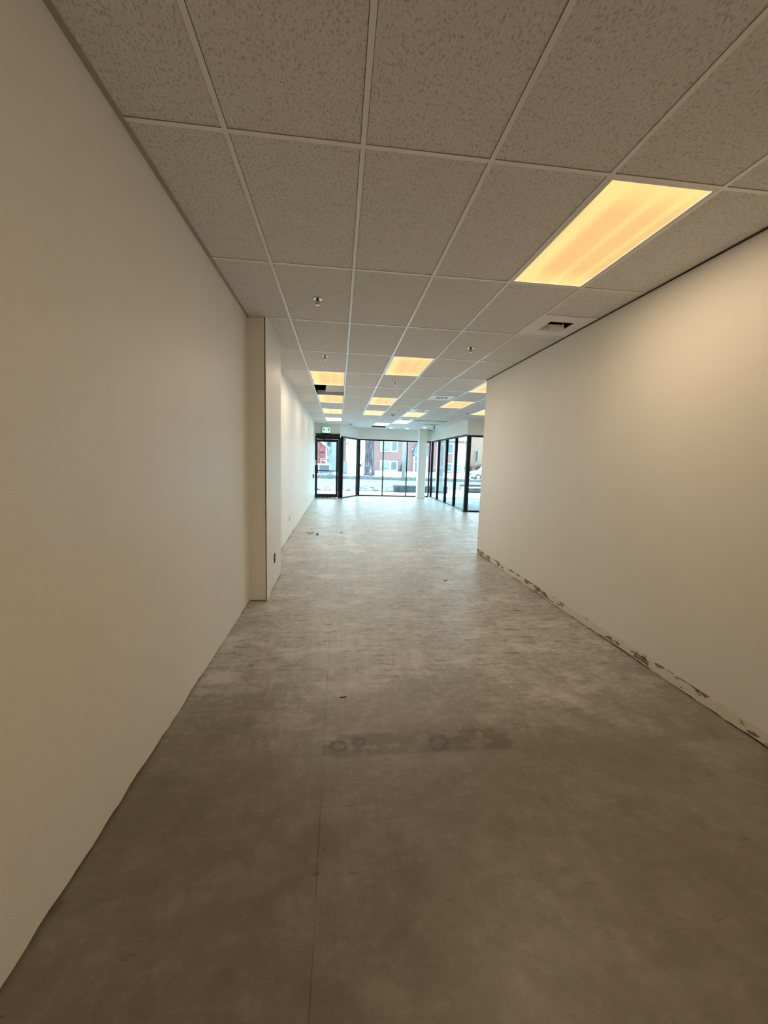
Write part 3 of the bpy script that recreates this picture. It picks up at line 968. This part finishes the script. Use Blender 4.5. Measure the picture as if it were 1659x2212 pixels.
MB().box(-.84, -.58, -.03, .03, 2.375, 2.415).build('closer', MT['black'], dr)
MB().bar((-.86, -.035, 2.392), (-.66, -.04, 2.372), .02, .012).build('closer_arm', MT['chrome'], dr)
MB().box(x0+.005, x0+.04, -.072, -.06, 2.55, 2.585).build('contact_sensor', MT['white_plastic'], dr)
MB().box(x0, x1, -.05, .11, 0, .02).build('threshold', MT['alu'], dr)
for k, (a, wd) in enumerate(((-.93, .07), (-.83, .05), (-.72, .06), (-.61, .05), (-.51, .07), (-.39, .05))):
    MB().box(a, a+wd, .0, .03, .02, .052).build('door_sweep', MT['black'], lf)
MB().box(-.92, -.10, .031, .06, .02, .05).build('bottom_seal', MT['white_plastic'], lf)

# exit sign
ex = empty('exit_sign', (-.545, YD-.06, 2.655))
MB().box(-.165, .165, -.02, .045, 0, .225).build('housing', MT['white_plastic'], ex, bevel=.006)
mg, ng, bgn = mat_base('exit_green_lit')
bgn.inputs['Base Color'].default_value = (0, .3, .13, 1)
bgn.inputs['Emission Color'].default_value = (0, .36, .17, 1); bgn.inputs['Emission Strength'].default_value = .7
mw, nw, bw = mat_base('exit_white_lit')
bw.inputs['Base Color'].default_value = (.85, .9, .87, 1)
bw.inputs['Emission Color'].default_value = (.75, 1, .88, 1); bw.inputs['Emission Strength'].default_value = .55
MB().box(-.150, .150, -.023, -.02, .012, .213).build('face', mw, ex)
MB().prism_y([(-.138, .185), (-.052, .185), (-.058, .08), (-.080, .062), (-.110, .075), (-.130, .10)], -.026, -.023).build('pictogram', mg, ex)
MB().prism_y([(.050, .185), (.138, .185), (.132, .10), (.112, .062), (.080, .062), (.058, .09)], -.026, -.023).build('pictogram', mg, ex)
mn = MB()
mn.prism_y([(.004+.014*math.cos(t*math.pi/5), .165+.014*math.sin(t*math.pi/5)) for t in range(10)], -.026, -.0235)
mn.prism_y([(-.008, .148), (.012, .150), (.010, .105), (-.006, .105)], -.026, -.0235)
mn.prism_y([(-.006, .107), (.004, .107), (-.018, .062), (-.026, .066)], -.026, -.0235)
mn.prism_y([(.002, .107), (.010, .107), (.022, .085), (.020, .064), (.012, .064), (.012, .084)], -.026, -.0235)
mn.prism_y([(-.008, .146), (-.006, .136), (-.026, .118), (-.030, .124)], -.026, -.0235)
mn.build('running_figure', plain('exit_figure', (.05, .2, .13), .5), ex)
MB().box(-.185, -.172, -.01, .04, -.02, .26).build('bracket', plain('sign_bracket', (.2, .2, .2), .5), ex)
MB().box(-.16, .17, .0, .055, -.028, 0).build('mount', MT['black'], ex)
tag(ex, 'white exit sign with two green pictograms above the exit door', 'exit sign')

# ------------------------------------------------------------------ wall outlets
def make_outlet(rough_dark):
    r = empty('wall_outlet')
    MB().box(0, .006, -.036, .036, -.058, .058).build('cover_plate', MT['black'] if rough_dark else MT['white_plastic'], r, bevel=.002)
    fm_ = MT['brass'] if rough_dark else plain('outlet_face_grey', (.30, .31, .30), .4)
    MB().box(.006, .009, -.017, .017, .006, .04).build('socket', fm_, r)
    MB().box(.006, .009, -.017, .017, -.04, -.006).build('socket', fm_, r)
    return r
o = make_outlet(True); o.location = (XP+.0005, 5.03, .36); tag(o, 'dark wall outlet low on the pilaster', 'outlet', 'wall outlets on the left')
o1 = make_outlet(False); o1.location = (XL2+.0005, 8.32, .38); tag(o1, 'pale wall outlet low on the far left wall, first past the pilaster', 'outlet', 'wall outlets on the left')
o2 = copy_thing(o1, (XL2+.0005, 12.33, .37)); tag(o2, 'pale wall outlet low on the far left wall, nearer the exit door', 'outlet', 'wall outlets on the left')
sw = empty('wall_switch', (XL2+.0005, 15.7, .95))
MB().box(0, .03, -.10, .10, -.075, .075).build('cover_plate', MT['black'], sw, bevel=.003)
MB().box(.03, .045, -.03, .03, -.05, .05).build('push_button', plain('grey_button', (.08, .08, .08), .4), sw)
tag(sw, 'black switch box on the left wall right beside the exit door', 'switch')

# ------------------------------------------------------------------ scraps on the floor
def scrap(name, x, y, rz, ln, wd, mat, label, cat, group=None, curl=.012):
    mb = MB(); n = 6
    for k in range(n):
        a, b_ = -ln/2+ln*k/n, -ln/2+ln*(k+1)/n
        fa = math.sin(math.pi*k/n); fb = math.sin(math.pi*(k+1)/n)
        za, zb = .001+curl*(1-fa), .001+curl*(1-fb)
        wa, wb_ = wd/2*(.25+.75*fa), wd/2*(.25+.75*fb)
        mb.poly([(a, -wa, za), (b_, -wb_, zb), (b_, wb_, zb+.003), (a, wa, za+.003)])
        mb.poly([(a, wa, za+.006), (b_, wb_, zb+.006), (b_, -wb_, zb+.003), (a, -wa, za+.003)])
    o = mb.build(name, mat); o.location = (x, y, 0); o.rotation_euler = (0, 0, rz)
    tag(o, label, cat, group)
scrap('dry_leaf', -.60, 8.76, .15, .16, .04, MT['leaf'], 'curled brown leaf on the floor, largest of the scraps by the far left wall', 'leaf')
scrap('debris_scrap', -.44, 8.58, 1.2, .09, .04, MT['black'], 'small black scrap on the floor right of the curled leaf', 'debris', curl=.03)
scrap('debris_scrap', .07, 8.85, .9, .06, .03, MT['black'], 'tiny dark scrap on the floor in the middle of the far bay', 'debris')
scrap('debris_scrap', 1.45, 5.23, .1, .07, .022, MT['leaf'], 'thin dark scrap on the floor near the end of the right wall', 'debris')
scrap('paint_chip', 1.25, 2.62, .4, .014, .010, MT['chip'], 'tiny white chip on the floor near the right wall', 'debris', curl=.002)
scrap('wood_splinter', .05, 2.565, .25, .045, .006, MT['leaf'], 'small dark splinter on the floor ahead of the dark glue rings', 'debris', curl=.002)

# ------------------------------------------------------------------ outside: ground
GZ = -.16
def gbox(name, x0, x1, y0, y1, z0, z1, mat, label, cat):
    return struct(MB().box(x0, x1, y0, y1, z0, z1).build(name, mat), label, cat)
gbox('ground', -140, 160, -60, 260, GZ-.5, GZ-.06, MT['snow'], 'snow covered ground', 'ground')
g2 = MB().poly([(-30, YD+.13, GZ), (XL2-.3, YD+.13, GZ), (XD-.05, YD+.15, GZ), (FX-.02, FY+.2, GZ), (XS+.18, FY+.2, GZ), (XS+.18, YS+.18, GZ), (40, YS+.18, GZ), (40, 20.8, GZ), (-30, 20.8, GZ)])
struct(g2.build('sidewalk', MT['walk']), 'trodden snowy walk right outside the glazing', 'sidewalk')
gbox('road', -140, 160, 27.5, 38.2, GZ-.06, GZ, MT['road'], 'pale slushy road', 'road')
def bank(name, y0, y1, x0, x1, nx, ny, h, mat, label, cat, seed, rough=1.0, base=GZ, kind='stuff'):
    mb = MB(); V = {}
    for a in range(nx+1):
        for b_ in range(ny+1):
            x = x0+(x1-x0)*a/nx; y = y0+(y1-y0)*b_/ny
            e = max(0, math.sin(math.pi*b_/ny))**.6*min(1, (x1-x)/1.2, (x-x0)/1.2)
            nz = noise.noise(Vector((x*.9+seed, y*1.3, seed)))*.5+noise.noise(Vector((x*2.7, y*3.1+seed, 3)))*.5
            V[a, b_] = (x, y, base-.03+max(0, h*e*(.65+rough*nz)))
    i0 = len(mb.v)
    keys = {}
    for k, p in V.items():
        keys[k] = len(mb.v); mb.v.append(p)
    for a in range(nx):
        for b_ in range(ny):
            mb.f.append([keys[a, b_], keys[a+1, b_], keys[a+1, b_+1], keys[a, b_+1]])
    o = mb.build(name, mat, smooth=True)
    return tag(o, label, cat, kind=kind)
bank('snow_bank', 20.8, 23.4, -30, 45, 300, 10, .07, MT['snow'], 'low clean snow strip just beyond the walk', 'snow', 2.2, .6)
bank('snow_bank', 24.3, 27.5, -30, 3.4, 260, 16, .15, MT['bank_near'], 'dirty broken snow lumps on the near side of the road', 'snow', 5.1, 1.3)
bank('snow_bank', 38.2, 42.0, -40, 60, 360, 12, .34, MT['bank_far'], 'dark dirty snow bank along the far kerb', 'snow', 8.4, .9)
# far lawn rising to the buildings
lw = MB().poly([(-60, 41.6, GZ+.02), (90, 41.6, GZ+.02), (90, 57.5, .25), (-60, 57.5, .25)]).poly([(-60, 57.5, .25), (90, 57.5, .25), (90, 90, .25), (-60, 90, .25)])
struct(lw.build('lawn', MT['snow']), 'white snow covered lawn across the road', 'lawn')

# ------------------------------------------------------------------ outside: brick apartment building
bd = empty('brick_building', (0, 58, 0))
tag(bd, 'red brick building with white framed windows across the road', 'building')
MB().box(4.35, 18.0, 0, 10, -.1, 4.85).build('wall', MT['brick'], bd)
MB().box(4.15, 18.2, -.35, 10.2, 4.85, 5.75).build('fascia', MT['vinyl'], bd)
MB().prism_y([(3.9, 5.75), (18.45, 5.75), (16.5, 8.0), (6.0, 8.0)], -.5, 10.4).build('roof', MT['snow'], bd)
MB().box(15.0, 18.0, -.04, 0, 4.60, 4.72).build('lintel_course', plain('tan_lintel', (.32, .24, .18), .8), bd)
def far_window(x0, x1, z0, z1, split, dark_left=False, sash=False):
    f = MB(); t = .17; s_ = x0+(x1-x0)*split if split else None
    f.box(x0, x0+t, -.10, 0, z0, z1).box(x1-t, x1, -.10, 0, z0, z1)
    f.box(x0+t, x1-t, -.10, 0, z0, z0+t).box(x0+t, x1-t, -.10, 0, z1-t, z1)
    if split: f.box(s_-.16, s_+.16, -.10, 0, z0+t, z1-t)
    if sash: f.box(x0+t, x1-t, -.08, 0, (z0+z1)/2-.03, (z0+z1)/2+.03)
    fr = f.build('window', MT['vinyl'], bd)
    if split:
        MB().box(x0+t, s_-.16, -.05, -.02, z0+t, z1-t).build('pane', MT['blind'], fr)
        MB().box(s_+.16, x1-t, -.05, -.02, z0+t, z1-t).build('pane', MT['darkpane'], fr)
        MB().box(x0+t, s_-.16, -.055, -.02, z0+t, z0+t+.14).build('pane', MT['darkpane'], fr)
    else:
        MB().box(x0+t, x1-t, -.05, -.02, z0+t, z1-t).build('pane', MT['darkpane'] if dark_left else MT['blind'], fr)
far_window(5.72, 8.25, 2.95, 4.5, .60)
far_window(5.72, 8.27, .30, 1.72, .58)
far_window(15.30, 16.40, 2.95, 4.50, None, True)
far_window(16.72, 17.82, 2.95, 4.50, None, False, True)
far_window(15.30, 16.30, .36, 1.62, None, True, True)
far_window(16.72, 17.82, .36, 1.62, None, True, True)
MB().tube([(17.93, -.09, 4.8, .06), (17.93, -.09, 2.6, .06), (17.93, -.09, .3, .06)], 8).build('downspout', MT['vinyl'], bd)
# arched entrance
en = MB().box(10.50, 10.72, -.35, 0, .2, 2.62).box(12.35, 12.57, -.35, 0, .2, 2.62).box(10.5, 12.57, -.35, 0, 2.50, 2.72)
en.box(10.72, 12.35, -.30, -.1, 1.65, 1.75).box(11.42, 11.56, -.3, -.1, .3, 2.5)
ef = en.build('entrance', MT['vinyl'], bd)
MB().box(10.72, 12.35, -.2, -.12, .3, 2.5).build('pane', MT['darkpane'], ef)
arch = [(10.50+2.07/2+1.06*math.cos(math.pi*k/12), 2.72+1.75*math.sin(math.pi*k/12)) for k in range(13)]
MB().prism_y(arch, -.40, 0).build('arch_panel', MT['blueglass'], bd)
MB().lathe([(0, -.12), (.10, -.08), (.12, 0), (.10, .08), (0, .12)], 12, (10.35, -.2, 3.45)).build('lantern', MT['vinyl'], bd)

tb = empty('tan_building', (0, 66, 0))
tag(tb, 'tan brick building with one narrow dark window, beyond the return window', 'building')
MB().box(20.2, 44, 0, 14, -.1, 8.5).build('wall', MT['tanbrick'], tb)
f = MB().box(22.25, 22.36, -.1, 0, 1.9, 3.85).box(22.78, 22.89, -.1, 0, 1.9, 3.85).box(22.36, 22.78, -.1, 0, 1.9, 2.0).box(22.36, 22.78, -.1, 0, 3.75, 3.85).build('window', plain('tan_window_frame', (.34, .27, .2), .7), tb)
MB().box(22.36, 22.78, -.06, -.02, 2.0, 3.75).build('pane', MT['navy'], f)
MB().box(22.3, 22.85, -.05, 0, .95, 1.8).build('service_panel', plain('tan_panel', (.26, .2, .15), .7), tb)
MB().box(20.0, 44.2, -.2, 14.2, 8.5, 9.0).build('parapet', MT['vinyl'], tb)

# ------------------------------------------------------------------ red house with porch
rh = empty('red_house', (0, 48, 0))
tag(rh, 'red sided house with white trim seen through the exit door', 'house')
MB().prism_y([(-4.6, .2), (-1.52, .2), (-1.52, 3.05), (-3.06, 4.35), (-4.6, 3.05)], 0, 5.3).build('wall', MT['red'], rh)
for k in range(11):
    x = -4.5+k*.28
    ztop = 3.03+.84*min(x+4.6, -1.52-x)
    MB().box(x-.018, x+.018, -.03, 0, .25, ztop).build('batten', MT['red'], rh)
MB().bar((-3.06, -.10, 4.42), (-1.36, -.10, 2.99), .25, .16).build('rake_board', MT['vinyl'], rh)
MB().bar((-3.06, -.10, 4.42), (-4.76, -.10, 2.99), .25, .16).build('rake_board', MT['vinyl'], rh)
MB().box(-1.58, -1.44, -.05, .1, .2, 3.0).build('corner_board', MT['vinyl'], rh)
for s_ in (-1, 1):
    q = [(-3.06, 4.36), (-3.06+s_*1.75, 2.89), (-3.06+s_*1.75, 3.06), (-3.06, 4.55)]
    MB().prism_y(q, -.2, 5.4).build('roof', MT['snow'], rh)
cu = bpy.data.curves.new('lettering', 'FONT'); cu.body = 'CARBON'; cu.size = .25; cu.extrude = .01
tmp = bpy.data.objects.new('tmp', cu); COL.objects.link(tmp)
bpy.context.view_layer.update()
lm = bpy.data.meshes.new_from_object(tmp.evaluated_get(bpy.context.evaluated_depsgraph_get()))
bpy.data.objects.remove(tmp)
lm.materials.clear(); lm.materials.append(MT['letter'])
tx = bpy.data.objects.new('lettering', lm); COL.objects.link(tx)
tx.parent = rh; tx.location = (-2.40, -.05, 2.32); tx.rotation_euler = (math.radians(90), 0, 0); tx.scale = (.60, 1, 1)
pc = empty('porch', (0, 46.4, 0))
tag(pc, 'white porch deck with lattice skirt before the red house', 'porch')
MB().box(-4.4, -1.0, 0, 1.55, .98, 1.14).build('deck', MT['vinyl'], pc)
for x in (-4.3, -2.28, -1.08):
    MB().box(x-.05, x+.05, .02, .12, .1, .98).build('post', MT['vinyl'], pc)
MB().box(-2.2, -1.1, .09, .11, .1, .95).build('skirt_backing', MT['darkpane'], pc)
for k in range(9):
    x = -2.2+k*.13
    MB().bar((x, .07, .42), (x+.001, .07, .96), .03, .02).build('lattice_slat', MT['lattice'], pc)
for k in range(4):
    z = .46+k*.15
    MB().bar((-2.2, .05, z), (-1.1, .05, z), .02, .03).build('lattice_slat', MT['lattice'], pc)
chair = empty('porch_chair', (-1.62, 46.75, 1.185))
tag(chair, 'white slatted lounge chair on the porch', 'chair')
MB().bar((-.42, 0, .36), (.10, 0, .28), .56, .04).build('seat', MT['vinyl'], chair)
for k in range(5):
    y = -.24+k*.12
    MB().bar((.08, y, .28), (.36, y, .86-.04*abs(k-2)), .04, .10).build('back_slat', MT['vinyl'], chair)
for s_ in (-.32, .32):
    MB().bar((-.48, s_, .50), (.22, s_, .50), .11, .04).build('armrest', MT['vinyl'], chair)
    MB().bar((-.44, s_, 0), (-.44, s_, .48), .07, .07).build('leg', MT['vinyl'], chair)
    MB().bar((-.2, s_*.9, .34), (.42, s_*.9, 0), .05, .09).build('leg', MT['vinyl'], chair)
th = empty('teal_house', (0, 54, 0))
tag(th, 'pale teal sided house with a dark window behind the red house', 'house')
MB().box(-2.2, .25, 0, 6, .1, 6.2).build('wall', MT['teal'], th)
f = MB().box(-1.66, -1.55, -.08, 0, 3.30, 4.30).box(-1.10, -1.0, -.08, 0, 3.30, 4.30).box(-1.55, -1.10, -.08, 0, 3.30, 3.40).box(-1.55, -1.10, -.08, 0, 4.20, 4.30).build('window', MT['darkpane'], th)
MB().box(-1.55, -1.10, -.05, -.01, 3.40, 4.20).build('pane', MT['navy'], f)
MB().prism_y([(-2.5, 6.2), (.5, 6.2), (-1.0, 7.8)], -.3, 6.3).build('roof', MT['snow'], th)

# ------------------------------------------------------------------ trees, poles, shrubs
def tree(name, loc, trunk, branches, mat, label):
    r = empty(name, loc)
    MB().tube(trunk, 14).build('trunk', mat, r, smooth=True)
    for b_ in branches: MB().tube(b_, 7).build('branch', mat, r, smooth=True)
    return tag(r, label, 'tree')
rnd = random.Random(3)
def sub(root, n, z0, z1, L, r0):
    out = []
    for k in range(n):
        a = rnd.uniform(0, 6.28); z = rnd.uniform(z0, z1)
        p = [(0, 0, z, r0)]
        x = y = 0; dx, dy = math.cos(a), math.sin(a)
        for s_ in range(1, 5):
            x += dx*L/4+rnd.uniform(-.1, .1); y += dy*L/4; z += L/5*rnd.uniform(.6, 1.3)
            p.append((x, y, z, r0*(1-s_*.22)))
        out.append(p)
    return out
tree('bare_tree', (3.38, 46, 0), [(0, 0, -.1, .68), (0, 0, .5, .60), (-.02, 0, 1.4, .55), (-.03, 0, 2.6, .51), (-.05, 0, 4.2, .52), (-.1, 0, 6.5, .40), (0, 0, 9.5, .22)],
     sub(None, 9, 5.0, 8.5, 5.0, .18), MT['bark'], 'massive grey tree trunk left of the brick building')
tree('bare_tree', (-.90, 45.6, 0), [(0, 0, -.1, .24), (0, 0, .6, .19), (-.03, 0, 1.5, .16), (-.06, 0, 2.3, .11)],
     [[(-.06, 0, 2.2, .09), (-.22, 0, 2.6, .07), (-.42, 0, 2.95, .05), (-.6, 0, 3.6, .04)], [(-.06, 0, 2.2, .09), (.0, 0, 2.9, .07), (-.02, 0, 3.4, .055), (-.12, 0, 4.6, .04)]],
     MT['bark2'], 'slim pale forked tree in front of the red house porch')
tree('bare_tree', (.58, 48, 0), [(0, 0, 0, .21), (0, 0, 1.5, .18), (.0, 0, 3.3, .17), (.03, 0, 5.5, .12)],
     [[(0, 0, 3.2, .09), (.25, 0, 3.55, .06), (.6, 0, 3.8, .04)]]+sub(None, 5, 3.8, 5.2, 2.5, .06), MT['bark3'], 'reddish tree trunk seen through the angled pane')
bn = empty('refuse_bin', (.64, 47.2, .0))
MB().prism([(-.24, -.24), (.24, -.24), (.24, .24), (-.24, .24)], .02, 1.42).build('body', MT['bin'], bn, bevel=.05)
MB().box(-.26, .26, -.28, .26, 1.42, 1.52).build('lid', MT['bin'], bn, bevel=.03)
tag(bn, 'tall grey bin at the foot of the reddish tree', 'bin')
up_ = MB().tube([(0, 0, -.2, .17), (0, 0, 3, .15), (0, 0, 8.5, .11)], 12).build('utility_pole', MT['pole'], smooth=True, loc=(5.98, 37.9, 0))
tag(up_, 'pale weathered pole standing at the far kerb before the brick building', 'pole')
pil = empty('exterior_pillar', (5.74, 22.9, GZ))
MB().box(-.10, .17, -.14, .14, 0, 3.1).build('shaft', MT['pillar'], pil, bevel=.01)
MB().box(-.22, -.1, -.10, .10, 0, 3.1).build('highlight_strip', MT['vinyl'], pil)  # white strip standing in for the highlight on the pillar's left side
MB().box(-.24, .20, -.18, .18, -.02, .12).build('footing', MT['block'], pil)
tag(pil, 'grey pillar with a white strip for its highlight, outside the side windows', 'pillar')
ev = empty('evergreen_shrub', (8.78, 57.0, .2))
mb = MB()
for k in range(6):
    z = .05+k*.21; r_ = .56*(1-k/6.6)
    n_ = 14; ring_ = []
    pts = [(r_*(1 if q % 2 else .78)*math.cos(q*math.pi*2/n_+k), r_*(1 if q % 2 else .78)*math.sin(q*math.pi*2/n_+k), z) for q in range(n_)]
    for q in range(n_): mb.poly([pts[q], pts[(q+1) % n_], (0, 0, z+.42)])
    mb.poly(pts[::-1])
mb.build('foliage', MT['ever'], ev)
MB().tube([(0, 0, -.1, .05), (0, 0, .2, .04)], 6).build('stem', MT['bark'], ev)
tag(ev, 'small dark cone-shaped evergreen against the brick wall', 'shrub')
def blob(name, loc, rx, ry, rz_, mat, seed):
    mb = MB(); n, m_ = 18, 9; P = {}
    for a in range(m_+1):
        for b_ in range(n):
            th_, ph = math.pi*.5*a/m_, 2*math.pi*b_/n
            d = 1+.18*noise.noise(Vector((math.cos(ph)*1.5+seed, math.sin(ph)*1.5, a*.4)))
            P[a, b_] = len(mb.v)
            mb.v.append((rx*math.cos(th_)*math.cos(ph)*d, ry*math.cos(th_)*math.sin(ph)*d, rz_*math.sin(th_)*d))
    for a in range(m_):
        for b_ in range(n):
            mb.f.append([P[a, b_], P[a, (b_+1) % n], P[a+1, (b_+1) % n], P[a+1, b_]])
    return mb
ss = empty('snowy_shrub', (2.42, 47.5, .15))
blob('x', None, .50, .45, .75, None, 1).build('snow_cap', MT['snow'], ss, smooth=True)
tw = MB()
for k in range(26):
    a = rnd.uniform(0, 6.28); h_ = rnd.uniform(.95, 1.25); q = rnd.uniform(.05, .36)
    tw.tube([(q*.4*math.cos(a), q*.4*math.sin(a), .4, .02), (q*math.cos(a), q*math.sin(a), h_, .022)], 4)
tw.build('twigs', MT['bark3'], ss)
tag(ss, 'rounded shrub capped with snow left of the massive tree', 'shrub')
for k, (x, y, lab) in enumerate(((20.7, 64.2, 'bare twiggy bush at the left foot of the tan building'), (22.6, 64.4, 'bare twiggy bush below the narrow dark window'))):
    bb = empty('bare_bush', (x, y, .2)); tw = MB()
    for q in range(170):
        a = rnd.uniform(0, 6.28); h_ = rnd.uniform(.6, 1.5); rr_ = rnd.uniform(.2, 1.1)
        tw.tube([(.1*math.cos(a), .1*math.sin(a), 0, .02), (rr_*.6*math.cos(a), rr_*.4*math.sin(a), h_*.6, .016), (rr_*math.cos(a), rr_*.6*math.sin(a), h_*rnd.uniform(.8, 1.1), .008)], 4)
    tw.build('twigs', MT['twig'], bb)
    MB().tube([(0, 0, -.1, .12), (0, 0, .3, .08)], 6).build('stem', MT['twig'], bb)
    tag(bb, lab, 'bush', 'bare bushes by the tan building')
# low concrete walls by the walk
lwA = MB().box(3.22, 6.4, 23.5, 24.2, GZ-.05, .20).build('low_wall', MT['block'], bevel=.03)
tag(lwA, 'low grey concrete wall outside beyond the column', 'wall')
lwB = empty('planter', (9.9, 24.6, GZ))
MB().box(-2.0, 2.2, 0, .3, 0, .24).build('front_kerb', MT['block'], lwB, bevel=.03)
MB().box(-2.0, 2.0, 1.2, 1.5, .0, .40).build('back_kerb', MT['block'], lwB, bevel=.03)
MB().box(-2.0, 2.0, .3, 1.2, 0, .27).build('snow_fill', MT['snow'], lwB)
tag(lwB, 'grey kerbed planter filled with snow beyond the return window', 'planter')

# ------------------------------------------------------------------ parked car
car = empty('parked_car', (14.75, 44.6, GZ))
body = [(0, .32), (.05, .68), (.25, .80), (1.05, .92), (3.9, .95), (4.25, .85), (4.4, .55), (4.35, .30), (3.9, .26), (.3, .26)]
cabin = [(1.0, .90), (1.65, 1.38), (2.0, 1.45), (3.1, 1.44), (3.55, 1.30), (4.0, .93)]
MB().prism_y(body, 0, 1.75).build('body', MT['carpaint'], car, bevel=.06)
cb_ = MB().prism_y(cabin, .12, 1.63).build('cabin', MT['carpaint'], car, bevel=.05)
MB().prism_y([(1.30, .98), (1.72, 1.31), (2.30, 1.33), (2.30, .98)], .10, .13).build('side_window', MT['carglass'], car)
MB().prism_y([(2.42, .98), (2.42, 1.33), (3.1, 1.33), (3.55, .98)], .10, .13).build('side_window', MT['carglass'], car)
for y in (.1, 1.65):
    for x in (.85, 3.5):
        wl_ = MB().prism_y([(x+.32*math.cos(k*math.pi/10), .32+.32*math.sin(k*math.pi/10)) for k in range(20)], y-.12, y+.1).build('wheel', MT['rubber'], car)
        MB().prism_y([(x+.19*math.cos(k*math.pi/8), .32+.19*math.sin(k*math.pi/8)) for k in range(16)], y-.13, y-.12).build('hubcap', MT['alu'], wl_)
MB().prism_y([(1.55, 1.40), (1.75, 1.50), (3.2, 1.52), (3.6, 1.34)], .15, 1.6).build('roof_snow', MT['snow'], car, bevel=.05)
MB().prism_y([(.15, .79), (.3, .86), (1.0, 1.0), (1.1, .93)], .12, 1.6).build('hood_snow', MT['snow'], car, bevel=.03)
MB().box(-.02, .12, .1, .45, .55, .70).build('headlamp', MT['carglass'], car)
tag(car, 'white snow-topped car parked across the road, cut off by the right wall', 'car')
